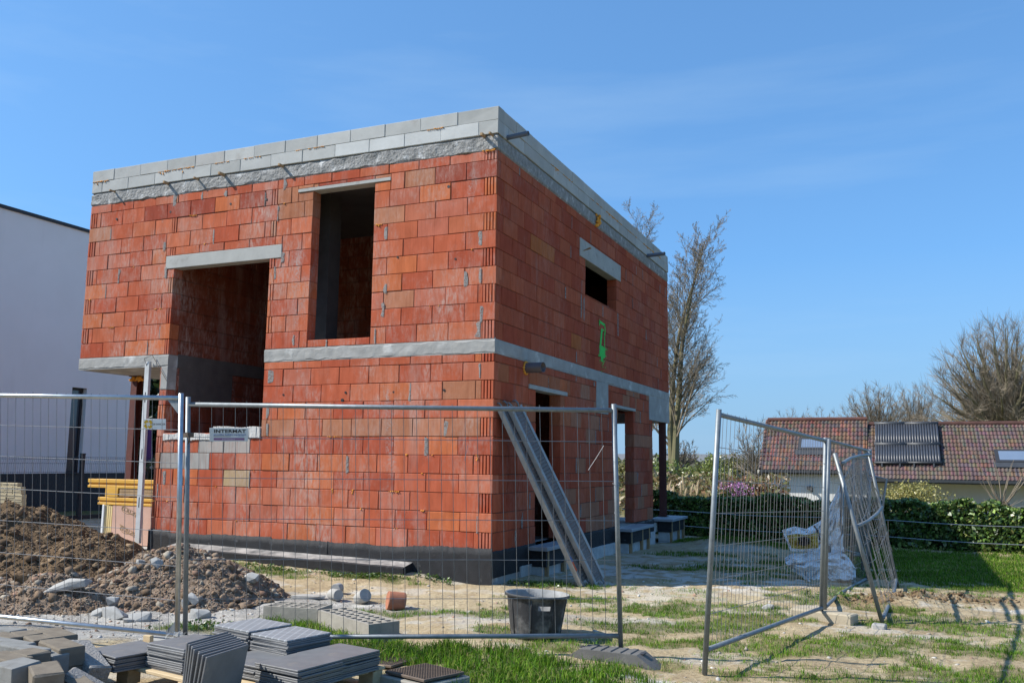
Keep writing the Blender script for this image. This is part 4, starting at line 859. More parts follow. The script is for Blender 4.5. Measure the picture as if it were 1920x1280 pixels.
def dome(name, label, px, pyb, dist, wid, hgt, r, seed, nl=30, n2=13, n3=11, bark=None, up=0.35, group='bare trees beyond the plots', lo=0.12, hub=0.06):
    b = at(px, pyb, d=dist); rg = random.Random(seed); t = thing(name, label, 'tree', b, group); tr = MB(); tw = MB(); hb = b+V((0, 0, hgt*hub)); tr.tube([b-V((0, 0, 1.5)), b, hb], [r*1.1, r, r*0.9], 9, cap=False)
    for k in range(nl):
        a = 2.399*k; el = math.asin(min(1, lo+(1-lo)*((k+0.5)/nl)**0.8)); d = V((math.cos(a)*math.cos(el)*wid/2, math.sin(a)*math.cos(el)*wid/2, math.sin(el)*hgt*(1-hub)))*rg.uniform(0.94, 1.01)
        n = 8; pts = []; s0 = hb-V((0, 0, hgt*hub*0.5*rg.random()))
        for i in range(n+1):
            q = i/n; bow = V((0, 0, 1))*math.sin(math.pi*q)*hgt*(-0.10 if el > 0.5 else -0.05); pts.append(s0+V((d.x*q**(1+up*0.5), d.y*q**(1+up*0.5), d.z*q**(1.0-up*0.15)))+bow*0.6+V((rg.gauss(0, 1), rg.gauss(0, 1), rg.gauss(0, 1)))*hgt*0.008)
        r0 = r*0.42*rg.uniform(0.6, 1.1); tr.tube(pts, [max(0.01, r0*(1-q/n)**0.9) for q in range(n+1)], 5, cap=False)
        for m in range(n2):
            f = 0.22+0.78*(m+rg.random())/n2; i = min(int(f*n), n-1); p = pts[i].lerp(pts[i+1], f*n-i); dd = (pts[i+1]-pts[i]).normalized(); o = dd.orthogonal(); o.rotate(Matrix.Rotation(rg.uniform(0, 6.28), 3, dd)); an = math.radians(rg.gauss(28, 8)); nd = dd*math.cos(an)+o*math.sin(an)+V((0, 0, 0.12)); l = hgt*0.28*(1.15-0.80*f)*rg.uniform(0.7, 1.2); q2 = [p]; c = p
            for _ in range(4): nd = (nd+V((rg.gauss(0, .09), rg.gauss(0, .09), rg.gauss(0.04, .09)))).normalized(); c = c+nd*l/4; q2.append(c)
            r1 = max(0.011, r0*(1-f)*0.5); tw.tube(q2, [r1, r1*0.8, r1*0.6, r1*0.45, 0.006], 3, cap=False)
            for w_ in range(n3):
                g = rg.uniform(0.15, 1); i2 = min(int(g*4), 3); p2 = q2[i2].lerp(q2[i2+1], g*4-i2); d2 = (q2[i2+1]-q2[i2]).normalized(); o2 = d2.orthogonal(); o2.rotate(Matrix.Rotation(rg.uniform(0, 6.28), 3, d2)); an = math.radians(rg.gauss(30, 8)); e = d2*math.cos(an)+o2*math.sin(an); l2 = hgt*rg.uniform(0.04, 0.10); tw.tube([p2, p2+e*l2*0.5+V((0, 0, l2*0.03)), p2+(e+V((0, 0, 0.2)))*l2], [0.009, 0.007, 0.004], 3, cap=False)
    tr.build('trunk', bark or m_bark, t); tw.build('crown', m_twig, t); return t
tree('bare_poplar', 'tall bare tree with two leaning stems close to the far corner of the brick house', 1265, 905, 52, 14.6, 0.25, POP, 4, bark=m_barkg, dirs=[(0.02, 0, 1.0), (-0.05, 0.1, 0.93)], group='bare trees beyond the plots')
tree('bare_poplar', 'bare tree whose thin top shows just over the far end of the parapet', 1218, 900, 58, 17.2, 0.22, POP, 9, bark=m_barkg, group='bare trees beyond the plots')
dome('bare_willow', 'huge bare many-limbed tree rising over the bungalow roof at the right edge', 1888, 842, 64, 10.8, 9.4, 0.75, 13, 64, 17, 14, bark=m_barkg)
dome('bare_tree', 'round bare tree above the solar collectors of the bungalow', 1645, 836, 72, 6.6, 5.0, 0.28, 21, 40, 13, 11)
dome('bare_tree', 'bare tree just right of the round one behind the bungalow ridge', 1722, 838, 76, 5.2, 5.4, 0.25, 27, 30, 12, 10, lo=0.3)
tree('slim_bare_tree', 'slim pale young bare tree between the round trees and the huge one', 1783, 835, 80, 3.9, 0.12, dict(POP, kids=[12, 6, 4, 3]), 31, group='bare trees beyond the plots')
for k, (px, lab) in enumerate(((1490, 'low bare treetop behind the left end of the bungalow ridge'), (1545, 'low bare treetop behind the middle of the left bungalow ridge'))): dome('bare_tree', lab, px, 842, 88, 5.6, 4.2, 0.2, 40+k, 16, 10, 9)
dome('bare_tree', 'small bare tree beside the left gable of the bungalow', 1418, 905, 46, 3.0, 3.4, 0.12, 47, 14, 10, 9)
tree('bare_bush', 'dense brown bare bush at the foot of the tall two-stemmed tree', 1277, 888, 60, 0.55, 0.1, dict(RND, kids=[22, 11, 9]), 51, cat='bush')
# leafy masses made of leaf cards
rng = np.random.default_rng(11)
def leaves(name, C, size, mat, parent, pal, jit=0.25, aspect=0.6, flat=0.0):
    n = len(C); d = rng.normal(size=(n, 3)); d[:, 2] += flat; d /= np.linalg.norm(d, axis=1)[:, None]
    e = rng.normal(size=(n, 3)); e -= d*(e*d).sum(1)[:, None]; e /= np.linalg.norm(e, axis=1)[:, None]; f = np.cross(d, e)
    s = (size*rng.uniform(0.6, 1.3, n))[:, None]; bend = d*s*0.18
    vs = np.stack([C-e*s, C-f*s*aspect+bend, C+e*s, C+f*s*aspect+bend], 1).reshape(-1, 3); fc = np.arange(n*4).reshape(n, 4)
    pal = np.array(pal); t = pal[rng.integers(0, len(pal), n)]*rng.uniform(1-jit, 1+jit, (n, 1)); return npmesh(name, vs, fc, mat, parent, np.repeat(t, 4, 0))
# the hedge across the back of the plot
HB0, HB1 = V((-1.5, 11.9, -0.6)), V((22.0, 8.1, -0.62))
hd = thing('ivy_hedge', 'clipped dark green ivy hedge across the back of the plot', 'hedge', (8, 10, -0.62))
hdir = (HB1-HB0).normalized(); hn_ = V((-hdir.y, hdir.x, 0)); hl = (HB1-HB0).length
n = 62000; s = rng.uniform(0, hl, n); w = rng.uniform(-0.42, 0.42, n); z = rng.uniform(0, 1, n)**0.9
side = rng.uniform(0, 1, n); w = np.where(side < 0.62, -0.42+np.abs(rng.normal(0, 0.09, n)), w); topm = side > 0.75
hh = 1.03+0.13*(fbm(s/0.8, 0*s, 61)-0.4)+0.16*(vnoise(s/0.25, 0*s, 63)-0.5)+0.20*sst((s-12)/2.0)*sst((16-s)/1.5)
z = np.where(topm, hh-np.abs(rng.normal(0, 0.07, n)), z*hh); bul = 0.10*(fbm(s/0.5, z/0.4, 66)-0.5)+0.05*(vnoise(s/0.15, z/0.15, 67)-0.5)
w = w+bul
C = np.stack([HB0.x+hdir.x*s+hn_.x*w, HB0.y+hdir.y*s+hn_.y*w, -0.63-0.002*s+z], 1)
leaves('foliage', C, 0.05, m_leaf, hd, [(0.05, 0.10, 0.02), (0.085, 0.16, 0.032), (0.14, 0.24, 0.045), (0.035, 0.07, 0.016), (0.24, 0.34, 0.085), (0.28, 0.30, 0.10), (0.06, 0.115, 0.025)], 0.35, 0.7)
m_ = MB(); k_ = 90; vs = []; 
for i in range(k_+1):
    q = HB0+hdir*(hl*i/k_); e = 0.05*float(vnoise(i*0.9, 0, 5)); 
    for (a, b) in ((-0.30-e, 0), (-0.27+e, 0.82+e), (0.27, 0.82-e), (0.3, 0)): vs.append(q+hn_*a+V((0, 0, b-0.05)))
m_.add(vs, [(i*4+j, i*4+j+1, i*4+5+j, i*4+4+j) for i in range(k_) for j in range(3)]); m_.build('branch_core', M('hedge_core', (0.012, 0.016, 0.007), None, 5, 1, 0), hd)
wfn = thing('strand_fence', 'plain wire strands of a pasture fence running along the hedge', 'fence', (4, 9.4, -0.6)); m_ = MB()
for zz in (-0.05, 0.30): m_.tube([HB0+hdir*(hl*i/30)-hn_*0.62+V((0, 0, 0.32+zz+0.02*math.sin(i*1.1))) for i in range(31)], 0.006, 4)
m_.build('wire', m_galv, wfn); 
for s_ in (0.1, 23.6):
    m_ = MB(); q = HB0+hdir*s_-hn_*0.62; m_.tube([q+V((0, 0, -0.3)), q+V((0, 0, 0.75))], 0.03, 7); m_.build('post', m_wood, wfn)
def bush(name, label, px, py, dist, rad, n, size, pal, cat='bush', sq=(1, 1, 1), group=None, stem=True, clump=9, trans=None):
    c = at(px, py, d=dist); t = thing(name, label, cat, (c.x, c.y, c.z-rad*sq[2]), group); cl = []
    for k in range(clump):
        v = rng.normal(size=3); v /= np.linalg.norm(v); cl.append((np.array(c)+v*rad*np.array(sq)*rng.uniform(0.25, 0.75), rad*rng.uniform(0.28, 0.5)))
    i = rng.integers(0, clump, n); v = rng.normal(size=(n, 3)); v /= np.linalg.norm(v, axis=1)[:, None]
    C = np.array([q[0] for q in cl])[i]+v*(np.array([q[1] for q in cl])[i]*rng.uniform(0.35, 1.12, n))[:, None]*np.array(sq)
    leaves('foliage', C, size, m_leaf, t, pal, 0.3)
    if stem:
        m_ = MB(); b = V((c.x, c.y, c.z-rad*sq[2]-0.5))
        for q, r_ in cl:
            e = V(q.tolist()); m_.tube([b+V((U(-.15, .15), U(-.15, .15), 0)), b.lerp(e, 0.5)+V((U(-.1, .1)*rad, U(-.1, .1)*rad, 0.1*rad)), e], [0.035*rad, 0.022*rad, 0.008*rad], 5, cap=False)
        m_.build('stem', m_bark, t)
    return t
OLV = [(0.20, 0.19, 0.055), (0.24, 0.22, 0.075), (0.29, 0.26, 0.09), (0.17, 0.17, 0.05)]
bush('willow_bush', 'yellow green budding bush in front of the bungalow wall', 1708, 938, 26, 1.0, 5200, 0.035, [(0.36, 0.32, 0.11), (0.42, 0.37, 0.14), (0.30, 0.28, 0.09), (0.25, 0.25, 0.07)], sq=(1.25, 0.9, 0.85), clump=16)
bush('budding_bush', 'light green budding bush left of the near fence post in the field', 1328, 885, 48, 1.6, 3200, 0.07, [(0.20, 0.25, 0.06), (0.26, 0.29, 0.085), (0.17, 0.21, 0.05)], sq=(1.1, 0.8, 0.95), clump=12)
bush('budding_bush', 'olive budding bush between the fence post and the bungalow', 1378, 886, 52, 1.8, 3000, 0.07, OLV, sq=(1.2, 0.8, 0.9), clump=12)
bush('green_bush', 'fresh green tall bush seen between brick corner and steel column', 1236, 905, 40, 1.5, 3000, 0.07, [(0.15, 0.21, 0.04), (0.20, 0.27, 0.05), (0.12, 0.16, 0.035)], sq=(0.9, 0.8, 1.1), clump=10)
bush('green_bush', 'olive bush seen through the second side doorway', 1168, 905, 40, 1.5, 2600, 0.07, OLV, sq=(0.9, 0.8, 1.1), clump=10)
bush('beech_hedge', 'copper brown beech hedge left of the bungalow wall', 1398, 923, 34, 1.0, 6500, 0.05, [(0.23, 0.09, 0.045), (0.28, 0.115, 0.055), (0.18, 0.075, 0.04), (0.20, 0.13, 0.05)], cat='hedge', sq=(1.6, 0.7, 0.65), clump=22)
t_ = bush('flowering_bush', 'rhododendron bush with pink blossom in front of the copper hedge', 1376, 926, 31, 0.7, 1600, 0.05, [(0.05, 0.09, 0.025), (0.08, 0.12, 0.03)], sq=(1.25, 0.7, 0.65), clump=9)
c = at(1376, 917, d=30.4); C = []
for k in range(34):
    q = at(1352+62*U(0, 1), 930-24*U(0, 1)**0.7, d=30.3+U(-0.2, 0.5)); C += [np.array(q)+rng.normal(size=3)*0.035 for _ in range(16)]
leaves('blossom', np.array(C), 0.03, m_leaf, t_, [(0.55, 0.25, 0.50), (0.62, 0.33, 0.58), (0.45, 0.18, 0.40)], 0.2)
# pampas grass beyond the hedge
t_ = thing('pampas_grass', 'pale feathery pampas grass plumes behind the hedge', 'grass clump', at(1278, 955, d=28)); m_ = MB(); m2 = MB()
for k in range(11):
    b = at(1252+U(0, 62), 950, d=28+U(-0.6, 0.6)); l = U(0.5, 1.2); dx = U(-0.16, 0.2); pts = [b+V((dx*s_*s_*l, 0, l*s_)) for s_ in (0, 0.5, 0.75, 0.9, 1.0)]
    m2.tube(pts[:3], 0.008, 4, cap=False); m_.tube(pts[1:], [0.010, 0.034, 0.026, 0.005], 6)
m_.build('plume', M('pampas_plume', (0.44, 0.35, 0.22), (0.36, 0.28, 0.17), 40, 0.95, 0.6, 90, dist=0.03), t_); m2.build('stalk', m_twig, t_)
# field vegetation beyond, too dense to count
n = 26000; px = rng.uniform(1120, 1480, n); dd = rng.uniform(30, 95, n); C = []
for i in range(n):
    q = at(px[i], 880, d=dd[i]); g0 = gz(q.x, q.y) if i % 40 == 0 or i == 0 else g0
    C.append((q.x, q.y, -0.75-1.25*min(1, max(0, (q.y-20)/40))+U(0, 1)**1.4*1.7))
tag(leaves('reed_field', np.array(C), 0.13, m_leaf, None, [(0.22, 0.16, 0.075), (0.27, 0.20, 0.10), (0.19, 0.18, 0.07), (0.15, 0.16, 0.05), (0.25, 0.15, 0.08)], 0.25, 0.35), kind='stuff')
n = 14000; px = rng.uniform(1100, 1960, n); C = []
for i in range(n):
    q = at(px[i], 872, d=U(240, 330)); C.append((q.x, q.y, -2.2+U(0, 1)*(3.4+3.0*float(vnoise(px[i]/16, 0, 71)))))
tag(leaves('far_wood', np.array(C), 0.8, m_leaf, None, [(0.15, 0.13, 0.09), (0.12, 0.115, 0.075), (0.18, 0.155, 0.11), (0.13, 0.15, 0.06)], 0.2), kind='stuff')
q = at(1262, 884, d=75); m_ = MB(); m_.box((q.x-1.3, q.y, q.z-0.8), (q.x+0.6, q.y+2, q.z+0.25)); hb = thing('field_shelter', 'small dark shelter in the field beneath the tall bare tree', 'shed', (q.x, q.y, q.z-0.8)); m_.build('wall', m_anth, hb)
m_ = MB(); m_.add([(q.x-1.5, q.y-0.2, q.z+0.27), (q.x+0.8, q.y-0.2, q.z+0.27), (q.x+0.8, q.y+2.2, q.z+0.6), (q.x-1.5, q.y+2.2, q.z+0.6)], [(0, 1, 2, 3)]); m_.build('roof', m_gutter, hb)
# pollarded shrub in front of the bungalow
c = at(1880, 968, d=25); t_ = thing('pollarded_shrub', 'pollarded shrub with knotty head and long bare whips by the bungalow', 'shrub', c); m_ = MB(); m2 = MB()
m_.tube([c+V((0, 0, -0.9)), c+V((0.02, 0, -0.2)), c+V((0, 0, 0.22))], [0.09, 0.08, 0.13], 9)
for k in range(26): blob(m_, c+V((U(-.2, .2), U(-.1, .1), 0.22+U(-.12, .14))), U(0.04, 0.08))
for k in range(15):
    a = U(-1.25, 1.25); l = U(0.7, 1.9); d = V((math.sin(a), U(-.3, .3), abs(math.cos(a))+0.15)); p = c+V((0, 0, 0.25)); pts = [p.copy()]
    for i in range(6): d = (d+V((U(-.1, .1), U(-.1, .1), 0.06))).normalized(); p = p+d*l/6; pts.append(p.copy())
    m2.tube(pts, [0.014, 0.013, 0.012, 0.010, 0.008, 0.006, 0.004], 4, cap=False)
for k in range(50):
    a = U(0, 6.28); l = U(0.15, 0.5); d = V((math.cos(a)*1.4, U(-.8, .8), math.sin(a))); p = c+V((0, 0, 0.22)); m2.tube([p, p+d*l*0.6, p+d*l+V((0, 0, 0.05))], [0.009, 0.006, 0.003], 3, cap=False)
m_.build('trunk', m_bark, t_); m2.build('whip', m_twig, t_)
# dark evergreen, flowering shrub and folded parasol behind the left overhang
EV = [(0.018, 0.036, 0.013), (0.026, 0.05, 0.016), (0.014, 0.028, 0.011), (0.035, 0.06, 0.02)]
bush('dark_evergreen', 'tall dark evergreen seen below the left overhang of the brick house', 275, 790, 36, 3.6, 15000, 0.16, EV, cat='tree', sq=(0.85, 0.9, 1.05), clump=26)
bush('white_flowering_shrub', 'shrub with white leaves behind the yellow timber', 271, 872, 23.5, 0.33, 600, 0.045, [(0.10, 0.14, 0.05), (0.5, 0.52, 0.45), (0.06, 0.09, 0.03)], sq=(1.2, 0.8, 0.7))
c = at(278, 850, d=24); t_ = thing('closed_parasol', 'closed purple garden parasol behind the steel column', 'parasol', c+V((0, 0, -1.5))); m_ = MB()
m_.lathe([(0.02, 0.75), (0.05, 0.6), (0.10, 0.1), (0.14, -0.25), (0.10, -0.3)], 12, Matrix.Translation(c)); m_.build('canopy', m_parasol, t_); m_ = MB(); m_.tube([c+V((0, 0, -1.5)), c+V((0, 0, 0.8))], 0.02, 8); m_.build('pole', m_anth, t_)

# ------------------------------------------------------------------ soil and rubble heaps
ICO = None
def _ico():
    import bmesh
    bm = bmesh.new(); bmesh.ops.create_icosphere(bm, subdivisions=1, radius=1.0); bm.verts.ensure_lookup_table()
    v = np.array([p.co[:] for p in bm.verts]); f = np.array([[q.index for q in k.verts] for k in bm.faces]); bm.free(); return v, f
IV, IF = _ico()
def rocks(name, C, S, pal, mat, parent=None, flat=0.7, kind='stuff'):
    n = len(C); k = len(IV); v = IV[None]*(1+rng.uniform(-0.36, 0.36, (n, k, 1))) + rng.uniform(-0.2, 0.2, (n, k, 3))
    sc3 = S[:, None]*np.stack([rng.uniform(0.8, 1.35, n), rng.uniform(0.7, 1.1, n), flat*rng.uniform(0.6, 1.2, n)], 1); v = v*sc3[:, None, :]
    a = rng.uniform(0, 6.28, n); b = rng.uniform(-0.6, 0.6, n); ca, sa, cb_, sb = np.cos(a)[:, None], np.sin(a)[:, None], np.cos(b)[:, None], np.sin(b)[:, None]
    x, y, z = v[..., 0], v[..., 1], v[..., 2]; x, z = x*cb_+z*sb, -x*sb+z*cb_; x, y = x*ca-y*sa, x*sa+y*ca
    v = np.stack([x, y, z], -1)+C[:, None, :]; fc = (IF[None]+(np.arange(n)*k)[:, None, None]).reshape(-1, 3)
    pal = np.array(pal); t = np.repeat(pal[rng.integers(0, len(pal), n)]*rng.uniform(0.75, 1.2, (n, 1)), k, 0)
    o = npmesh(name, v.reshape(-1, 3), fc, mat, parent, t)
    return tag(o, kind=kind) if kind else o
def heap_h(x, y, peaks, seed, amp=0.16):
    h = np.full(np.shape(x), -9.0)
    for (cx, cy, R, rx, ry, ang, H) in peaks:
        r = ell(x, y, (cx, cy), rx, ry, ang); p = H*np.clip(1-r, -1, 1); p = np.where(r < 0.25, H*(0.80-0.5*(r/0.25)**2*0.1), np.minimum(p*1.06, H*0.795)); h = np.maximum(h, p)
    n = fbm(x/0.5, y/0.5, seed)-0.5; n2 = fbm(x/0.14, y/0.14, seed+4, 3)-0.5
    n3 = fbm(x/0.05, y/0.05, seed+9, 2)-0.5; return ground_h(x, y)-0.06+h+amp*n*1.5*sst((h+0.1)/0.3)+0.085*n2+0.05*n3
SOIL = (0.20, 0.14, 0.085)
s1c = at(5, 965, d=12.4); s2c = at(150, 1000, d=11.8); r1c = at(325, 1040, d=10.35); r2c = at(410, 1075, d=10.7); r3c = at(60, 1110, d=9.7)
soilP = [(s1c.x, s1c.y, 0, 2.2, 1.9, 0, 1.06), (s2c.x, s2c.y, 0, 1.1, 1.0, 0, 0.66)]
rubP = [(r1c.x, r1c.y, 0, 1.5, 1.15, 0, 0.66), (r2c.x, r2c.y, 0, 0.75, 0.7, 0, 0.42), (r3c.x, r3c.y+0.1, 0, 1.6, 0.95, 10, 0.42)]
def heap(name, label, P, seed, x0, x1, y0, y1, mat, amp, step=0.045):
    xs = np.arange(x0, x1, step); ys_ = np.arange(y0, y1, step); X, Y = np.meshgrid(xs, ys_); Z = heap_h(X, Y, P, seed, amp)
    i = np.arange(X.size).reshape(X.shape); q = np.stack([i[:-1, :-1], i[:-1, 1:], i[1:, 1:], i[1:, :-1]], -1).reshape(-1, 4)
    gnd = ground_h(X, Y).ravel(); ok = (Z.ravel() > gnd-0.08); q = q[ok[q].any(1)]
    return tag(npmesh(name, np.stack([X, Y, Z], -1).reshape(-1, 3), q, mat, smooth=False), label, 'heap')
heap('soil_heap', 'brown heap of dug soil at the left edge behind the fence', soilP, 81, s1c.x-3.2, s1c.x+3.6, s1c.y-2.2, s1c.y+2.4, m_soil, 0.22, 0.035)
m_rub = M('rubble_soil', (0.27, 0.205, 0.15), (0.17, 0.12, 0.085), 7, 0.98, 0.9, 24, dist=0.03, spec=0.1)
heap('rubble_heap', 'reddish rubble heap in front of the brown soil behind the fence posts', rubP, 91, r3c.x-2.2, r2c.x+1.1, r3c.y-1.3, r1c.y+1.5, m_rub, 0.18, 0.03)
def scatter(P, seed, amp, n, x0, x1, y0, y1, lo=-0.02):
    x = rng.uniform(x0, x1, n); y = rng.uniform(y0, y1, n); z = heap_h(x, y, P, seed, amp); ok = z > ground_h(x, y)+lo; return np.stack([x, y, z], 1)[ok]
C = scatter(soilP, 81, 0.22, 26000, s1c.x-2.4, s1c.x+3.4, s1c.y-2.0, s1c.y+0.9, -0.03)
rocks('soil_clod', C, np.where(rng.uniform(0, 1, len(C)) < 0.972, rng.uniform(0.005, 0.016, len(C)), rng.uniform(0.018, 0.075, len(C))), [(0.20, 0.138, 0.083), (0.15, 0.10, 0.06), (0.235, 0.165, 0.10)], m_stone)
C = scatter(rubP, 91, 0.18, 34000, r3c.x-2.0, r2c.x+1.1, r3c.y-1.3, r1c.y+0.7, -0.06)
rocks('rubble', C, np.where(rng.uniform(0, 1, len(C)) < 0.955, rng.uniform(0.004, 0.016, len(C)), rng.uniform(0.015, 0.06, len(C))), [(0.26, 0.19, 0.135), (0.21, 0.15, 0.10), (0.165, 0.113, 0.073), (0.27, 0.17, 0.12), (0.31, 0.275, 0.225), (0.18, 0.125, 0.082), (0.24, 0.18, 0.13)], m_stone)
n = 9000; x = rng.uniform(-5, 6.5, n); y = rng.uniform(-5.2, 2.0, n); mg, mc_, mr = masks(x, y); ok = (rng.uniform(0, 1, n) < 0.16+0.75*mr+0.3*mc_) & (mg < 0.5) & ((x > 0.1) | (y < -0.3))
x, y = x[ok], y[ok]; rocks('pebble', np.stack([x, y, ground_h(x, y)], 1), 0.006+0.022*rng.uniform(0, 1, len(x))**4, [(0.42, 0.39, 0.34), (0.34, 0.30, 0.25), (0.50, 0.48, 0.44), (0.33, 0.22, 0.16)], m_stone)
C = []
for i in range(900):
    t = U(0, 3); k = min(int(t), 2); a, b = RID[k], RID[k+1]; q = (a[0]+(b[0]-a[0])*(t-k)+R_.gauss(0, .22), a[1]+(b[1]-a[1])*(t-k)+R_.gauss(0, .22)); C.append((q[0], q[1], gz(*q)))
rocks('earth_clod', np.array(C), 0.007+0.035*rng.uniform(0, 1, len(C))**3, [(0.25, 0.175, 0.10), (0.20, 0.135, 0.078), (0.16, 0.108, 0.062)], m_stone)
def chunk(name, label, p, size, seed, mat, rot=(0, 0, 0), cat='rubble piece', group=None, npt=22, boxy=True):
    import bmesh
    rg = random.Random(seed); bm = bmesh.new()
    for i in range(npt):
        q = V((rg.uniform(-1, 1), rg.uniform(-1, 1), rg.uniform(-1, 1)))
        if boxy and i % 2: m = max(abs(q.x), abs(q.y), abs(q.z)); q = q/m
        else: q = q.normalized()
        bm.verts.new((q.x*size[0], q.y*size[1], q.z*size[2]))
    r = bmesh.ops.convex_hull(bm, input=bm.verts); bmesh.ops.delete(bm, geom=list({g for g in r['geom_interior'] + r['geom_unused'] if isinstance(g, bmesh.types.BMVert)}), context='VERTS')
    bmesh.ops.bevel(bm, geom=bm.edges[:], offset=min(size)*0.05, segments=1, affect='EDGES')
    me = bpy.data.meshes.new(name); bm.to_mesh(me); bm.free(); me.materials.append(mat); o = link(name, me); o.location = p; o.rotation_euler = rot; return tag(o, label, cat, group)
def onheap(px, py, P, seed, amp):
    best = None
    for d in np.arange(7.5, 14, 0.02):
        q = at(px, py, d=d); h = max(float(heap_h(np.array([q.x]), np.array([q.y]), P, seed, amp)[0]), gz(q.x, q.y))
        if q.z <= h: return V((q.x, q.y, h))
    return onground(px, py)
for (px, py, sz, rot, lab) in ((124, 1100, (0.27, 0.12, 0.055), (0.25, -0.30, 0.25), 'long flat pale concrete slab fragment lying on the rubble heap'), (40, 1080, (0.11, 0.08, 0.05), (0.1, 0.2, 0.5), 'grey concrete lump at the foot of the brown soil'), (215, 1152, (0.15, 0.09, 0.065), (0.1, 0.1, 0.2), 'wide grey concrete lump at the near edge of the rubble'),
        (262, 1155, (0.11, 0.08, 0.05), (0.2, -0.1, 0.7), 'pale concrete lump right of the wide one near the fence'), (241, 1160, (0.05, 0.04, 0.03), (0, 0, 1), 'small pale concrete lump between two larger ones'), (209, 1128, (0.06, 0.05, 0.06), (0.3, 0.3, 0.4), 'upright pale concrete splinter in the rubble'), (292, 1055, (0.075, 0.06, 0.055), (0.2, 0.5, 0.3), 'blue grey concrete lump near the top of the rubble heap'),
        (265, 1052, (0.055, 0.045, 0.04), (0.1, 0.1, 0.9), 'small grey lump left of the blue grey one near the heap top'), (185, 1148, (0.07, 0.055, 0.05), (0.1, 0, 0.5), 'grey concrete lump left of the wide one'), (375, 1152, (0.11, 0.07, 0.06), (0, 0.1, 0.1), 'grey stone at the heap foot just right of the fence joint'), (362, 1122, (0.08, 0.05, 0.05), (0, 0.4, 0.4), 'pale broken lump on the right flank of the rubble heap'), (470, 1082, (0.10, 0.06, 0.05), (0, 0, -0.2), 'smooth pale stone at the right foot of the rubble heap'), (10, 1072, (0.09, 0.08, 0.07), (0, 0, 0.2), 'round brown boulder at the left edge of the heaps'), (348, 1130, (0.05, 0.05, 0.06), (0, 0, 0.2), 'grey upright lump directly behind the fence joint'),
        (1440, 1137, (0.075, 0.05, 0.04), (0, 0, 0.2), 'lone grey stone in the gateway near the beige block'), (575, 1118, (0.23, 0.055, 0.035), (0, 0, 0.12), 'flat white concrete strip behind the hollow blocks')):
    p = onheap(px, py+6, rubP, 91, 0.18) if px < 500 else onground(px, py+4)
    chunk('concrete_chunk', lab, p+V((0, 0, sz[2]*0.45)), sz, int(px*7+py), m_core if 'white' in lab else m_conc if 'brown' not in lab else m_soil, rot)

# ------------------------------------------------------------------ site fence panels
def fence(name, label, BL, BR, TL, TR, lp, rp, nvert, horiz, rw=0.0026, rail=0.0195, hw=0.0027, over=0.03, mats=(m_galvd, m_galvd), group='site fence panels', bot=None, top=None, wob=0.0, seed=1):
    t = thing(name, label, 'fence panel', (BL+BR)/2, group); rg = random.Random(seed)
    bot = bot or [BL, BR]; top = top or [TL, TR]
    def along(P, s):
        k = s*(len(P)-1); i = min(int(k), len(P)-2); return P[i].lerp(P[i+1], k-i)
    def pt(s, u):
        p = along(bot, s).lerp(along(top, s), u)
        if wob: p = p+V((rg.gauss(0, wob), rg.gauss(0, wob), 0))
        return p
    for (a, b) in (lp, rp): m_ = MB(); m_.tube([a, b], rail*1.08, 12); m_.build('post', mats[0], t, smooth=True)
    for P in (top, bot):
        m_ = MB(); m_.tube([along(P, i/24) for i in range(25)] if len(P) > 2 else P, rail, 12); m_.build('rail', mats[1], t, smooth=True)
    m_ = MB()
    for k in range(1, nvert):
        s = k/nvert+rg.uniform(-.0012, .0012); a = pt(s, -0.004); b = along(bot, s).lerp(along(top, s), 1.0); up = (b-a).normalized()*over; bow = V((rg.gauss(0, .0035), rg.gauss(0, .004), 0))
        m_.tube([a, a.lerp(b, 0.3)+bow*0.7, a.lerp(b, 0.65)+bow, b+up*rg.uniform(0.7, 1.2)+bow*0.4], rw, 4, cap=False)
    for u in horiz: m_.tube([pt(i/12, u)+V((0, 0, rg.gauss(0, .002 if wob else 0.0006))) for i in range(13)], hw, 6, cap=False)
    m_.build('wire_mesh', m_wire, t); return t, pt
A_r = at(333, 1190, d=7.31); A_rt = at(338, 746, d=7.31); A_l0 = at(0, 1155, d=7.92); A_lt0 = at(0, 741, d=7.92)
dB = (A_l0-A_r).normalized()*3.5; dT = (A_lt0-A_rt).normalized()*3.5
A_l, A_lt = A_r+dB, A_rt+dT
fa, ptA = fence('fence_panel', 'shiny galvanised site fence panel at the left with small yellow and white sign', A_l, A_r, A_lt, A_rt, (A_l+V((0, 0, -.02)), A_lt), (at(332, 1196, d=7.31), at(340, 737, d=7.31)), 38, [0.145, 0.29, 0.435, 0.58, 0.725, 0.865], hw=0.0026, mats=(m_galv, m_galv), seed=3)
for (pp, sgn) in ((ptA(0.955, 0.94), -1), (ptA(0.95, 0.05), 1)):
    c = A_rt if sgn < 0 else A_r; m_ = MB(); e = 0.14; o = V((0, -0.004, 0))
    a, b, cc = c, c+(A_lt-A_rt).normalized()*e, c+V((0, 0, sgn*e)); nn = V((0.1, -0.995, 0))*0.003
    m_.add([a+nn, b+nn, cc+nn, a-nn, b-nn, cc-nn], [(0, 1, 2), (5, 4, 3), (0, 3, 4, 1), (1, 4, 5, 2), (2, 5, 3, 0)]); m_.build('corner_plate', m_galvd, fa)
B_l, B_lt, B_r, B_rt = at(350, 1194, d=7.57), at(352, 758, d=7.57), at(1160, 1191, d=7.35), at(1151, 769, d=7.35)
fb, ptB = fence('fence_panel', 'long weathered site fence panel before the brick front with grey equipment sign', B_l, B_r, B_lt, B_rt, (at(347, 1197, d=7.57), at(353, 744, d=7.57)), (at(1164, 1213, d=7.35), at(1151, 757, d=7.35)), 35, [0.165, 0.335, 0.51, 0.685, 0.86], seed=5)
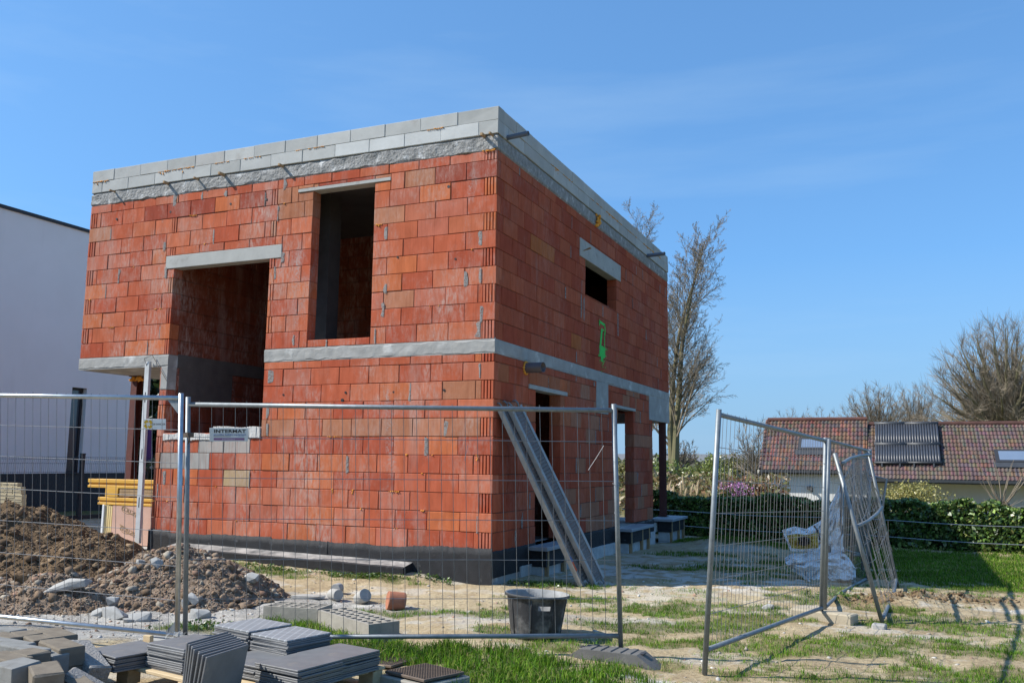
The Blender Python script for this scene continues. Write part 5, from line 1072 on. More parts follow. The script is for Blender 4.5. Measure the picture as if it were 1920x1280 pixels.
C_l, C_lt, C_r, C_rt = at(1326, 1217, d=6.76), at(1348, 777, d=6.76), at(1541, 1139, d=9.2), at(1547, 826, d=9.2)
fc_, ptC = fence('fence_panel', 'open site fence panel right of the gateway running back to the beige block', C_l, C_r, C_lt, C_rt, (at(1321, 1263, d=6.76), at(1348, 767, d=6.76)), (at(1540, 1146, d=9.2), at(1548, 820, d=9.2)), 34, [0.15, 0.295, 0.44, 0.58, 0.72, 0.862], seed=7, rw=0.0019)
D_bot = [at(1549, 1136, d=9.3), at(1575, 1112, d=11.0), at(1598, 1098, d=11.9), at(1624, 1085, d=12.7)]; D_top = [at(1553, 826, d=9.3), at(1632, 846, d=12.7)]
fd, _ = fence('fence_panel', 'site fence panel with kinked bottom rail between the double post and the bent panel', D_bot[0], D_bot[-1], D_top[0], D_top[-1], (at(1546, 1148, d=9.3), at(1554, 822, d=9.3)), (at(1626, 1092, d=12.7), at(1632, 842, d=12.7)), 34, [0.15, 0.3, 0.45, 0.6, 0.75, 0.87], bot=D_bot, top=D_top, seed=9, rw=0.0018)
gE = onground(1655, 1171); dE = float((np.array(gE)-CAM) @ CW)
E_top = [at(1580, 868, d=dE+0.3), at(1594, 859, d=10.6), at(1612, 854, d=11.3), at(1632, 852, d=12.0)]; E_bot = [at(1656, 1157, d=dE), at(1668, 1130, d=10.4), at(1677, 1106, d=11.1), at(1680, 1086, d=11.9)]
fe, ptE = fence('bent_fence_panel', 'bent and leaning crumpled fence panel at the end of the row on a small block', E_bot[0], E_bot[-1], E_top[0], E_top[-1], (at(1654, 1166, d=dE), at(1565, 849, d=dE+0.3)), (at(1684, 1102, d=12.0), at(1628, 846, d=12.0)), 34, [0.1, 0.22, 0.34, 0.46, 0.6, 0.74, 0.88], bot=E_bot, top=E_top, wob=0.022, seed=11, rail=0.02, rw=0.0018, hw=0.0022, over=0.0)
m_ = MB(); m_.tube([at(1608, 986, d=dE+0.2), at(1628, 976, d=10.6), at(1645, 962, d=11.3), at(1654, 950, d=11.9)], 0.02, 10); m_.build('middle_rail', m_galvd, fe, smooth=True)
m_ = MB(); rg = random.Random(3)
for k in range(16):
    s = rg.random(); u = rg.random(); m_.tube([ptE(s, u), ptE(min(1, s+0.3), max(0, u-0.25)), ptE(min(1, s+0.5), max(0, u-0.2))], 0.0026, 4, cap=False)
m_.build('loose_wire', m_wire, fe)
m_ = MB(); m_.tube([at(1644, 1031, d=12.2), at(1655, 950, d=12.2), at(1662, 897, d=12.2), at(1648, 895, d=12.2), at(1630, 890, d=12.3)], 0.016, 8); tag(m_.build('steel_bar', m_galvd, None, smooth=True), 'thin twisted steel bar standing behind the bent fence panel', 'bar')
fg, _ = fence('fence_panel', 'fence panel standing edge on behind the plastic bags', at(1582, 1030, d=12.9), at(1616, 1040, d=13.6), at(1580, 900, d=12.9), at(1612, 850, d=13.6), (at(1582, 1070, d=12.9), at(1579, 892, d=12.9)), (at(1617, 1068, d=13.6), at(1612, 842, d=13.6)), 22, [0.2, 0.4, 0.6, 0.8], seed=15)
fh, _ = fence('fence_panel', 'second edge-on fence panel just right of the one behind the bags', at(1599, 1040, d=13.2), at(1630, 1040, d=14.0), at(1600, 858, d=13.2), at(1625, 858, d=14.0), (at(1597, 1070, d=13.2), at(1601, 850, d=13.2)), (at(1632, 1062, d=14.0), at(1625, 848, d=14.0)), 22, [0.2, 0.4, 0.6, 0.8], seed=17)
# clamp and wire tie on the joint
m_ = MB(); q = at(350, 815, d=7.4); m_.cbox((q.x-0.05, q.y-0.03, q.z-0.02), (q.x+0.045, q.y+0.04, q.z+0.02), 0.004); m_.tube([q+V((0.04, -0.03, 0)), q+V((0.06, -0.03, -0.04)), q+V((0.05, -0.03, -0.075)), q+V((0.07, -0.03, -0.05))], 0.007, 6); m_.build('clamp', m_iron, fb)
for (px, py) in ((1155, 905), (1158, 960)):
    q = at(px, py, d=7.35); m_ = MB(); m_.tube([q+V((0.03*math.cos(a), 0.03*math.sin(a), 0.01*math.sin(2*a)-0.03*(a/9))) for a in np.linspace(0, 9, 22)], 0.0022, 4); m_.build('wire_tie', m_wire, fb)
for (p0, p1, p2) in (((877, 835), (874, 850), (870, 864)), ((1132, 835), (1118, 858), (1103, 881))):
    m_ = MB(); m_.tube([at(*p0, d=7.33), at(*p1, d=7.3), at(*p2, d=7.28)], 0.0022, 4); m_.build('wire_tie', m_wire, fb)
# signs hung on the panels
def sign(panel, c0, c1, d, face):           # px corners; returns matrix with x right, y up, z to the viewer and size
    P0 = at(*c0, d=d); P1 = at(c1[0], c0[1], d=d); P2 = at(c0[0], c1[1], d=d); ex = (P1-P0); wdt = ex.length; ex.normalize(); ez = (P0-P2); hgt = ez.length; ez.normalize(); ex = (ex-ez*ex.dot(ez)).normalized(); nn = ex.cross(ez)
    c = (P0+at(*c1, d=d))/2; Mx = Matrix(((ex.x, ez.x, nn.x, c.x), (ex.y, ez.y, nn.y, c.y), (ex.z, ez.z, nn.z, c.z), (0, 0, 0, 1)))
    m_ = MB(); m_.cbox((-wdt/2, -hgt/2, -0.002), (wdt/2, hgt/2, 0.002), 0.001, Mx); return m_.build('sign', face, panel), Mx, wdt, hgt
sg, Mx, sw, sh = sign(fb, (393, 802), (465, 827), 7.50, m_signface)
T = lambda x, y: Mx @ Matrix.Translation((x, y, 0.0028))
text('INTERMAT', sh*0.34, T(0.01, sh*0.25), m_ink, 'lettering', sg, 1.42, 0.0012, 1.05)
text('providing building equipment', sh*0.165, T(0.01, sh*0.005), m_blueink, 'lettering', sg, 1.25, 0.0004)
for (x, w_, mm) in ((-0.055, 0.145, m_ink), (0.105, 0.05, m_blueink)):
    m_ = MB(); m_.box((x-w_/2, -sh*0.145, 0.0021), (x+w_/2, -sh*0.115, 0.003), Mx); m_.build('lettering', mm, sg)
m_ = MB(); m_.box((-sw*0.39, -sh*0.42, 0.0021), (sw*0.41, -sh*0.24, 0.0027), Mx); m_.build('purple_band', m_purple, sg)
m_ = MB()
for k in range(9): m_.box((-sw*0.17+k*sw*0.038, -sh*0.38, 0.0028), (-sw*0.17+k*sw*0.038+sw*0.026, -sh*0.28, 0.0034), Mx)
tag(m_.build('lettering', m_lilac, sg), 'faint lilac lettering on the purple band', kind='stuff')
sg, Mx, sw, sh = sign(fa, (270, 785), (311, 805), 7.42, m_signwhite)
text('DE DONCKER', sh*0.24, Mx @ Matrix.Translation((sw*0.19, 0, 0.0028)), m_ink, 'lettering', sg, 0.78)
m_ = MB(); cx = -sw*0.30
for q in range(4):
    a0 = math.pi/2*q+0.2
    pts = [(cx+sh*0.44*math.cos(a0+k*0.26), sh*0.44*math.sin(a0+k*0.26)) for k in range(5)] + [(cx+sh*0.2*math.cos(a0+(4-k)*0.26+0.2), sh*0.2*math.sin(a0+(4-k)*0.26+0.2)) for k in range(5)]
    m_.prism(pts, 0.0021, 0.003, Mx)
    m_.prism([(cx+sh*0.06*math.cos(a0), sh*0.06*math.sin(a0)), (cx+sh*0.33*math.cos(a0-0.25), sh*0.33*math.sin(a0-0.25)), (cx+sh*0.34*math.cos(a0+0.2), sh*0.34*math.sin(a0+0.2))], 0.0021, 0.0031, Mx)
m_.build('logo', m_gold, sg)
# fence feet
foot = thing('rubber_foot', 'low grey rubber fence foot in the grass under the right post of the long panel', 'fence foot', onground(1150, 1232)); m_ = MB()
pa_, pb_ = onground(1063, 1226), onground(1238, 1252); ex = (pb_-pa_); ln = ex.length; an = math.atan2(ex.y, ex.x); Mx = Matrix.Translation((pa_+pb_)/2+V((0, 0, -0.03))) @ Matrix.Rotation(an, 4, 'Z')
prof = [(-ln/2, 0), (ln/2, 0), (ln/2, 0.02), (ln/2-0.16, 0.125), (-ln/2+0.16, 0.125), (-ln/2, 0.02)]
m_.prism(prof, -0.11, 0.11, Mx @ Matrix.Rotation(math.pi/2, 4, 'X')); m_.build('body', m_rubber, foot); m_ = MB()
for k in range(-2, 3): m_.cbox((k*0.085-0.026, -0.10, 0.118), (k*0.085+0.026, 0.10, 0.134), 0.006, Mx)
m_.build('rib', m_rubber, foot); m_ = MB()
for k in (-2.6, 2.6): m_.cbox((k*0.1-0.02, -0.03, 0.118), (k*0.1+0.02, 0.03, 0.1265), 0.002, Mx)
m_.build('post_hole', m_dark, foot)
def blockthing(name, label, cat, p0, p1, w, h, mat, dz=-0.02, group=None):
    ex = p1-p0; ln = ex.length; an = math.atan2(ex.y, ex.x); m_ = MB(); m_.cbox((-ln/2, 0, 0), (ln/2, w, h), 0.012, jit=0.004); o = m_.build(name, mat); o.location = (p0+p1)/2+V((0, 0, dz)); o.rotation_euler = (0, 0, an); return tag(o, label, cat, group)
blockthing('block_foot', 'beige concrete block under the double fence post', 'block', at(1482, 1164, z=-0.46), at(1597, 1179, z=-0.46), 0.20, 0.135, m_block, 0.0)
blockthing('block_foot', 'small pale block under the leaning bent panel', 'block', onground(1634, 1179), onground(1660, 1180), 0.12, 0.07, m_core)
blockthing('block_foot', 'grey block under the joint of the shiny and the long panel', 'block', V((-0.95, -4.93, gz(-0.9, -4.9))), V((-0.28, -4.78, gz(-0.5, -4.8))), 0.22, 0.135, m_conc)
m_ = MB(); q = V((-0.70, -5.0, gz(-0.7, -5.0))); m_.cbox((q.x-0.10, q.y-0.03, q.z-0.03), (q.x-0.02, q.y+0.01, q.z+0.16), 0.004); tag(m_.build('timber_stake', m_palewood), 'short weathered timber stake beside the fence joint', 'stake')
m_ = MB(); vs = []; 
for j in range(7):
    for i in range(7): vs.append((-0.62+0.035*i+0.10*j/6+U(-.012, .012), -5.06+U(-.03, .03), -0.40+0.034*j+U(-.01, .01)))
m_.add(vs, [(j*7+i, j*7+i+1, j*7+8+i, j*7+7+i) for j in range(6) for i in range(6)]); tag(m_.build('plastic_film', m_clear), 'scrap of pale plastic film caught on the fence joint', 'plastic film')

# ------------------------------------------------------------------ things leaning on and lying around the house
# two perforated steel decks
def deck(label, b, t, wa, wid, sticker=False):
    d = (t-b); ln = d.length; d.normalize(); h = V((0, 0, 1)).cross(d).normalized(); n0 = h.cross(d).normalized()
    if n0.z < 0: n0 = -n0
    if h.dot(V(CAM.tolist())-b) < 0: h = -h
    wv = (-h*math.cos(wa)+n0*math.sin(wa)).normalized(); nn = (n0*math.cos(wa)+h*math.sin(wa)).normalized()
    Mx = Matrix(((wv.x, d.x, nn.x, b.x), (wv.y, d.y, nn.y, b.y), (wv.z, d.z, nn.z, b.z), (0, 0, 0, 1)))
    o = thing('scaffold_deck', label, 'scaffold deck', b, 'steel scaffold decks'); m_ = MB(); e = 0.052
    for x in (-wid/2, wid/2-e): m_.box((x, 0, 0.003), (x+e, ln, 0.008), Mx)
    for x in (-wid/2-0.003, wid/2): m_.box((x, 0, -0.055), (x+0.003, ln, 0.008), Mx)
    m_.build('side_rail', M('zinc_rail', (0.36, 0.35, 0.33), (0.26, 0.25, 0.235), 9, 0.5, 0.05, 60, metal=0.35), o); m_ = MB(); w2 = wid/2-e; nx = 6; ny = int(ln/0.05)
    for k in range(nx+1): x = -w2+2*w2*k/nx; m_.box((x-0.009, 0.03, -0.004), (x+0.009, ln-0.03, 0.002), Mx)
    for k in range(ny+1): y = 0.04+(ln-0.08)*k/ny; m_.box((-w2, y-0.013, -0.006), (w2, y+0.013, -0.0005), Mx)
    m_.build('perforated_plate', M('dull_steel_plate', (0.17, 0.16, 0.155), (0.12, 0.115, 0.112), 9, 0.6, 0.05, 60), o); m_ = MB()
    for y0, s in ((0, -1), (ln, 1)):
        for x in (-wid*0.3, wid*0.3): m_ = MB(); m_.tube([Mx @ V((x, y0-0.03*s, -0.02)), Mx @ V((x, y0+0.04*s, 0.0)), Mx @ V((x, y0+0.085*s, -0.02)), Mx @ V((x, y0+0.095*s, -0.06))], 0.012, 7); m_.build('hook', m_galvd, o)
    if sticker:
        m_ = MB(); m_.box((-wid/2+0.006, 0.20, 0.0082), (-wid/2+e-0.006, 0.33, 0.0095), Mx); m_.build('sticker', m_orange, o); m_ = MB(); m_.box((-wid/2+0.006, 0.335, 0.0082), (-wid/2+e-0.006, 0.40, 0.0095), Mx); m_.build('sticker', m_blueink, o)
    return o
b1_ = onground(1093, 1101); 
deck('perforated steel scaffold deck with orange sticker leaning on the side wall', V((1.04, 0.72, gz(1.04, 0.72)+0.04)), V((0.07, 0.22, 1.90)), math.radians(28), 0.32, True)
deck('perforated steel scaffold deck behind the one with the orange sticker', V((1.19, 0.87, gz(1.19, 0.87)+0.04)), V((0.18, 0.33, 1.91)), math.radians(36), 0.30)
# slim steel straightedge propped against the slab
t_ = thing('steel_prop', 'tall slotted galvanised steel straightedge propped upright against the slab edge', 'prop', (-6.1, -0.2, -0.25)); m_ = MB()
p0 = at(258, 1018, y=-0.10); p1 = V((-6.125, -0.045, 2.70)); d = (p1-p0).normalized(); ex = V((0, 1, 0)).cross(d).normalized(); ey = d.cross(ex)
Mx = Matrix(((ex.x, ey.x, d.x, p0.x), (ex.y, ey.y, d.y, p0.y), (ex.z, ey.z, d.z, p0.z), (0, 0, 0, 1))); ln = (p1-p0).length
m_.box((-0.045, -0.02, 0), (0.045, -0.016, ln), Mx); m_.box((-0.045, -0.016, 0), (-0.041, 0.03, ln), Mx); m_.box((0.041, -0.016, 0), (0.045, 0.03, ln), Mx); m_.build('channel', M('pale_zinc', (0.58, 0.60, 0.61), (0.44, 0.45, 0.45), 5, 0.55, 0.05, 40, metal=0.2, spotc=(0.25, 0.17, 0.13), spots=(4, 0.66, 0.8)), t_); m_ = MB()
for z in (0.55, 1.3, 2.2): m_.box((-0.008, -0.0225, z), (0.008, -0.0202, z+0.16), Mx)
m_.build('slot', m_dark, t_)
m_ = MB(); m_.cbox((-6.32, -0.36, -0.29), (-5.86, -0.14, -0.2), 0.006); tag(m_.build('timber_offcut', m_palewood), 'timber offcut under the upright steel straightedge', 'timber')
m_ = MB(); m_.tube([V((-6.13, -0.06, 2.62)), V((-6.16, -0.10, 2.75)), V((-6.05, -0.04, 2.80)), V((-5.72, -0.03, 2.38))], 0.005, 5); tag(m_.build('wire_hook', m_iron), 'rusty wire hook tied round the top of the straightedge', 'wire')
# yellow beams, planks and wrapped insulation
yb = 0.25
def beam_x(name, label, x0, x1, y, z0, z1, mat, cat, group=None, flange=True):
    o = thing(name, label, cat, ((x0+x1)/2, y, z0), group); m_ = MB(); h = z1-z0
    if flange:
        m_.cbox((x0, y, z0), (x1, y+0.08, z0+h*0.3), 0.004); m_.cbox((x0, y, z1-h*0.42), (x1, y+0.08, z1), 0.004); m_.build('flange', mat, o); m_ = MB(); m_.box((x0+0.01, y+0.025, z0+h*0.3), (x1-0.01, y+0.055, z1-h*0.42)); m_.build('web', mat, o)
    else: m_.cbox((x0, y, z0), (x1, y+0.1, z1), 0.004); m_.build('board', mat, o)
    return o
q = lambda px, py: at(px, py, y=yb)
XR_ = -5.95
beam_x('yellow_beam', 'long yellow timber beam on top of the stack under the overhang', q(165, 900).x, XR_, yb, q(165, 913).z, q(165, 897).z, m_yellow, 'beam', 'yellow formwork beams')
beam_x('yellow_beam', 'second yellow timber beam behind the top one under the overhang', q(168, 900).x+0.05, XR_, yb+0.1, q(165, 913).z, q(165, 897).z, m_yellow, 'beam', 'yellow formwork beams')
beam_x('yellow_beam', 'lower yellow timber beam resting on the wrapped insulation', q(183, 940).x, XR_, yb, q(183, 945).z, q(183, 931).z, m_yellow, 'beam', 'yellow formwork beams')
for k, (a, b, lab) in enumerate(((915, 922, 'upper brown plank between the yellow beams'), (922.5, 930, 'lower brown plank between the yellow beams'))): beam_x('brown_plank', lab, q(223, 920).x, XR_, yb+0.01, q(223, b).z, q(223, a).z, m_wood, 'plank', 'brown planks', False)
m_ = MB(); m_.cbox((q(197, 920).x, yb, q(200, 930.5).z), (q(221, 920).x, yb+0.5, q(200, 913.5).z), 0.006); tag(m_.build('spacer_block', m_yellow), 'short yellow timber spacer between the beams', 'timber')
t_ = thing('insulation_pack', 'pinkish wrapped insulation pack with printed marks under the yellow beams', 'insulation', (-7, yb, -0.3)); xa = q(208, 980).x; zt2 = q(208, 946).z; zb2 = -0.24
m_ = MB(); m_.cbox((xa, yb+0.01, zb2), (XR_, yb+0.62, zt2), 0.012, jit=0.004); m_.build('wrapping', m_pink, t_); m_ = MB()
for k in range(4): m_.cbox((xa-0.155+0.038*k, yb+0.0+0.004*k, zb2), (xa-0.118+0.038*k, yb+0.6, zt2-0.004*k), 0.004)
m_.build('panel', m_ins, t_)
m_ = MB(); m_.cbox((xa-0.2, yb-0.02, zb2), (xa-0.158, yb+0.6, zt2), 0.003); m_.build('wrapping', m_signwhite, t_)
for (px, py, r) in ((243, 958, 0.35), (240, 995, 0.35)):
    p = at(px, py, y=yb); text('RECTICEL', 0.10, Matrix.Translation((p.x, yb+0.004, p.z)) @ Matrix.Rotation(math.pi/2, 4, 'X') @ Matrix.Rotation(math.pi+(-r), 4, 'Z'), m_wood, 'lettering', t_, 1.0, 0.001)
    m_ = MB(); m_.tube([V((p.x-0.02+0.16*math.cos(a), yb+0.006, p.z+0.03+0.07*math.sin(a))) for a in np.linspace(2.4, 5.6, 12)], 0.004, 4); m_.build('printed_mark', m_wood, t_)
m_ = MB(); m_.cbox((-8.6, -0.15, -0.5), (-5.95, 3.0, -0.245), 0.01); tag(m_.build('concrete_apron', m_lintel), kind='structure')
# cream perforated bricks
m_ = MB(); m_.cbox((-0.094, -0.045, 0), (0.094, 0.045, 0.06), 0.003); proto = m_.build('cream_brick', m_cream); m_ = MB()
for k in range(6):
    for s_ in (-1,): m_.box((-0.075+0.028*k, -0.0462, 0.018), (-0.061+0.028*k, -0.0445, 0.042))
prot2 = m_.build('perforation', m_dark, proto)
bq = at(44, 915, d=14.9); ztop = at(20, 905, d=14.9).z; zg = gz(bq.x, bq.y); nl = int((ztop-zg)/0.062); first = True
for L_ in range(nl):
    for k in range(5):
        z = ztop-0.062*(L_+1); w_ = 0.196; xx = bq.x-0.1-k*w_+(0.05 if L_ >= 3 else 0)-(0.09 if L_ < 1 else 0); 
        lab = 'cream perforated brick low in the stack behind the soil heap' if L_ > 3 else ('cream perforated brick in the top row of the stack at the left edge' if L_ == 0 else 'cream brick in the stack at the left edge, visible below its top row')
        if first: o = proto; ch = prot2; first = False
        else: o = proto.copy(); COL.objects.link(o); ch = prot2.copy(); COL.objects.link(ch); ch.parent = o
        o.location = (xx+U(-.004, .004), bq.y+U(-.006, .006), z); o.rotation_euler = (0, 0, U(-.02, .02)); tag(o, lab, 'brick', 'cream bricks stacked at the left')

# mortar tub
tb = thing('mortar_tub', 'round black rubber mortar tub with pale handle hole standing on the dirt', 'tub', V((1.78, -2.88, gz(1.78, -2.88)))); z0 = gz(1.78, -2.88)-0.015
Mx = Matrix.Translation((1.78, -2.88, z0)) @ Matrix.Rotation(0.035, 4, 'Y') @ Matrix.Rotation(-0.03, 4, 'X')
prof = [(0.0, 0.004), (0.19, 0.0), (0.215, 0.012), (0.228, 0.06), (0.245, 0.18), (0.262, 0.285), (0.268, 0.325), (0.275, 0.375), (0.300, 0.385), (0.303, 0.40), (0.296, 0.408), (0.272, 0.402), (0.262, 0.325), (0.256, 0.285), (0.235, 0.15), (0.215, 0.04), (0.0, 0.035)]
ha = math.atan2(CAM[1]+2.88, CAM[0]-1.78)+0.24
def skp(i, j):
    a = 2*math.pi*(j+0.5)/72
    for h0 in (ha, ha+math.pi):
        dd_ = (a-h0+math.pi) % (2*math.pi)-math.pi
        if abs(dd_) < 0.21 and i in (5, 12): return True
    return False
m_ = MB(); m_.lathe(prof[:11], 72, Mx, skip=skp); m_.build('tub_shell', m_tub, tb, smooth=True); m_ = MB(); m_.lathe(prof[10:], 72, Mx, skip=lambda i, j: skp(i+10, j) if True else False); m_.build('tub_lining', m_tubin, tb, smooth=True)
m_ = MB()
for k in range(8): a = k*math.pi/4+0.2; m_.tube([Mx @ V((r*math.cos(a), r*math.sin(a), z)) for r, z in ((0.227, 0.05), (0.247, 0.18), (0.263, 0.285), (0.276, 0.375))], 0.007, 5)
m_.build('rib', m_tub, tb, smooth=True)
# hollow concrete blocks
def hollow(label, FL, FR, BK, zt, h):
    a, b, c = at(*FL, z=zt), at(*FR, z=zt), at(*BK, z=zt); ex = b-a; ln = ex.length; ex.normalize(); ey = V((-ex.y, ex.x, 0)); w = abs((c-a).dot(ey)); w = min(max(w, 0.19), 0.32)
    Mx = Matrix(((ex.x, ey.x, 0, a.x), (ex.y, ey.y, 0, a.y), (0, 0, 1, zt-h), (0, 0, 0, 1))); o = thing('hollow_block', label, 'block', V((a.x, a.y, zt-h)), 'hollow concrete blocks'); m_ = MB(); e = 0.028
    m_.box((0, 0, 0), (ln, e, h), Mx); m_.box((0, w-e, 0), (ln, w, h), Mx); m_.box((0, e, 0), (e, w-e, h), Mx); m_.box((ln-e, e, 0), (ln, w-e, h), Mx); nx = max(4, int(ln/0.10)); iw = w-2*e
    for k in range(1, nx): x = e+(ln-2*e)*k/nx; m_.box((x-0.016, e, 0), (x+0.016, w-e, h-0.003), Mx)
    for k in (1, 2): y = e+iw*k/3; m_.box((e, y-0.010, 0), (ln-e, y+0.010, h-0.0015), Mx)
    m_.build('shell', m_hollow, o); return o
hollow('hollow grey concrete block with holed top, the one farther left behind the slates', (494, 1135), (596, 1141), (534, 1122), -0.27, 0.15)
hollow('hollow grey concrete block with holed top, the nearer one beside the grass', (597, 1143), (692, 1170), (652, 1134), -0.27, 0.15)
def cyl(name, label, px, py, r, ln, dirv, mat, cat='drill core', hol=False):
    p = onground(px, py); d = V(dirv).normalized(); m_ = MB(); Mx = Matrix.Translation(p+V((0, 0, r*0.93 if abs(d.z) < 0.6 else 0.0))) @ d.to_track_quat('Z', 'Y').to_matrix().to_4x4()
    m_.lathe([(0.0, -ln/2), (r*0.95, -ln/2), (r, -ln/2+0.008), (r*1.01, 0), (r, ln/2-0.008), (r*0.95, ln/2), (0, ln/2)], 28, Mx); o = m_.build(name, mat, smooth=False); return tag(o, label, cat)
cyl('drill_core', 'white concrete drill core lying end on behind the hollow blocks', 628, 1124, 0.062, 0.17, (0.9, -0.5, 0.05), m_core); cyl('drill_core', 'bluish grey concrete drill core behind the lying white one', 632, 1113, 0.062, 0.12, (0.2, -1, 0.0), m_conc); cyl('drill_core', 'white concrete drill core tilted beside the terracotta piece', 679, 1131, 0.075, 0.16, (0.65, -0.35, 0.35), m_core)
t_ = cyl('terracotta_core', 'terracotta brick drill core lying on the dirt', 742, 1143, 0.10, 0.19, (-0.75, -0.65, 0.12), m_terra)
# manhole covers
def manhole(label, pts, zt, frame=True):
    P = [at(*p, z=zt) for p in pts]; c = sum(P, V((0, 0, 0)))/4; ex = (P[1]-P[0]+P[2]-P[3]).normalized(); s = 0.40; ey = V((-ex.y, ex.x, 0)); Mx = Matrix(((ex.x, ey.x, 0, c.x), (ex.y, ey.y, 0, c.y), (0, 0, 1, zt), (0, 0, 0, 1))) @ Matrix.Rotation(0.03, 4, 'Y'); o = thing('manhole_cover', label, 'manhole cover', V((c.x, c.y, zt-0.1))); m_ = MB()
    m_.cbox((-s/2, -s/2, -0.02), (s/2, s/2, 0.0), 0.004, Mx)
    for i in range(15):
        for j in range(15):
            x = -s/2+0.025+(s-0.05)*i/14; y = -s/2+0.025+(s-0.05)*j/14; e = 0.008; m_.box((x-e, y-e*0.5, 0.0005), (x+e, y+e*0.5, 0.0045), Mx)
    m_.build('cover', m_iron, o); m_ = MB()
    if frame: m_.cbox((-s/2-0.03, -s/2-0.03, -0.16), (s/2+0.03, s/2+0.03, -0.03), 0.008, Mx); m_.build('frame', m_hollow, o)
manhole('square rusty iron manhole cover on its concrete frame beside the pallet', [(728, 1257), (796, 1243), (862, 1256), (800, 1273)], -0.30)
manhole('second iron manhole cover half hidden by grass behind the slates', [(690, 1237), (725, 1226), (752, 1231), (718, 1243)], -0.40, False)

# pallet, slate tiles
PR = math.radians(-11)
pal = thing('pallet', 'pale timber pallet under the slate tiles', 'pallet', (0.7, -5.6, -0.42)); c = at(724, 1247, z=-0.265); PM = Matrix.Translation((c.x, c.y, 0)) @ Matrix.Rotation(PR, 4, 'Z')
m_ = MB()
for k in range(7): m_.cbox((-1.55, -0.11-0.165*k, -0.287), (0.0, -0.005-0.165*k, -0.265), 0.004, PM, jit=0.002)
m_.build('deck_board', m_palewood, pal); m_ = MB()
for y in (-0.1, -0.6, -1.08):
    for x in (-1.5, -0.8, -0.11): m_.cbox((x-0.04, y-0.02, -0.39), (x+0.10, y+0.08, -0.288), 0.004, PM)
for y in (-0.105, -0.6, -1.1): m_.cbox((-1.55, y-0.01, -0.415), (0.0, y+0.08, -0.391), 0.004, PM)
m_.build('bearer', m_palewood, pal)
TS, TT = 0.398, 0.0112
m_ = MB(); m_.cbox((-TS/2, -TS/2, 0), (TS/2, TS/2, TT), 0.0018); tile0 = m_.build('slate_tile', m_slate); tile_used = False
tile_top = tile0.data.copy(); tile_top.materials.clear(); tile_top.materials.append(m_slate_top)
def tile(loc, rot, label, pale=False, grp='dark slate tiles'):
    global tile_used
    if not tile_used: o = tile0; tile_used = True
    else: o = tile0.copy(); COL.objects.link(o)
    if pale: o.data = tile_top
    o.location = loc; o.rotation_euler = rot; return tag(o, label, 'tile', grp)
ZB = -0.264
for (cx, cy, zt, lab, pale, rot) in ((0.86, -5.28, -0.065, 'the paler far stack nearest the long panel', True, -13), (0.45, -5.19, -0.055, 'the far stack left of the paler one', True, -12), (0.315, -5.70, -0.10, 'the tall stack behind the row of upright tiles', False, -10), (-0.13, -5.82, -0.165, 'the left stack beside the pavers', False, -14), (0.86, -5.63, -0.165, 'the low stack right of the upright tiles', False, -9), (1.255, -5.705, -0.13, 'the front stack near the pallet edge', False, -10), (1.31, -5.33, -0.14, 'the right rear stack by the grass', False, -11)):
    nT = int((zt-ZB)/0.0122); z = ZB
    for k in range(nT):
        top = k == nT-1; s_ = 0.022 if (k % 6 == 0) else 0.005
        tile((cx+U(-s_, s_), cy+U(-s_, s_), z), (U(-.006, .006), U(-.006, .006), math.radians(rot+U(-1.2, 1.2))), ('top slate tile of ' if top else 'slate tile under the top one of ')+lab, pale and top); z += 0.0122+U(0, 0.0009)
zz = 0.025; e0 = at(388, 1230, z=zz); e1 = at(460, 1209, z=zz); ang = math.atan2(e1.y-e0.y, e1.x-e0.x); cl = (e0+e1)/2
for k in range(9):
    off = -0.028*k-0.004*(k % 3); base = V((cl.x-0.07+off*0.9, cl.y+off*(-0.15)+0.01*k, zz-0.39+0.004*k))
    lean = math.radians(90-11+0.6*k+U(-.5, .5)); Rm = Matrix.Rotation(ang+math.radians(U(-2.5, 2.5)), 4, 'Z') @ Matrix.Rotation(math.pi/2+math.radians(10-0.9*k), 4, 'X')
    Mx = Matrix.Translation(base) @ Rm @ Matrix.Translation((0, TS/2, 0)); o = tile((0, 0, 0), (0, 0, 0), 'front upright slate tile with its dark face showing' if k == 0 else 'upright slate tile in the leaning row behind the front one', False); o.rotation_euler = Mx.to_euler(); o.location = Mx.to_translation()
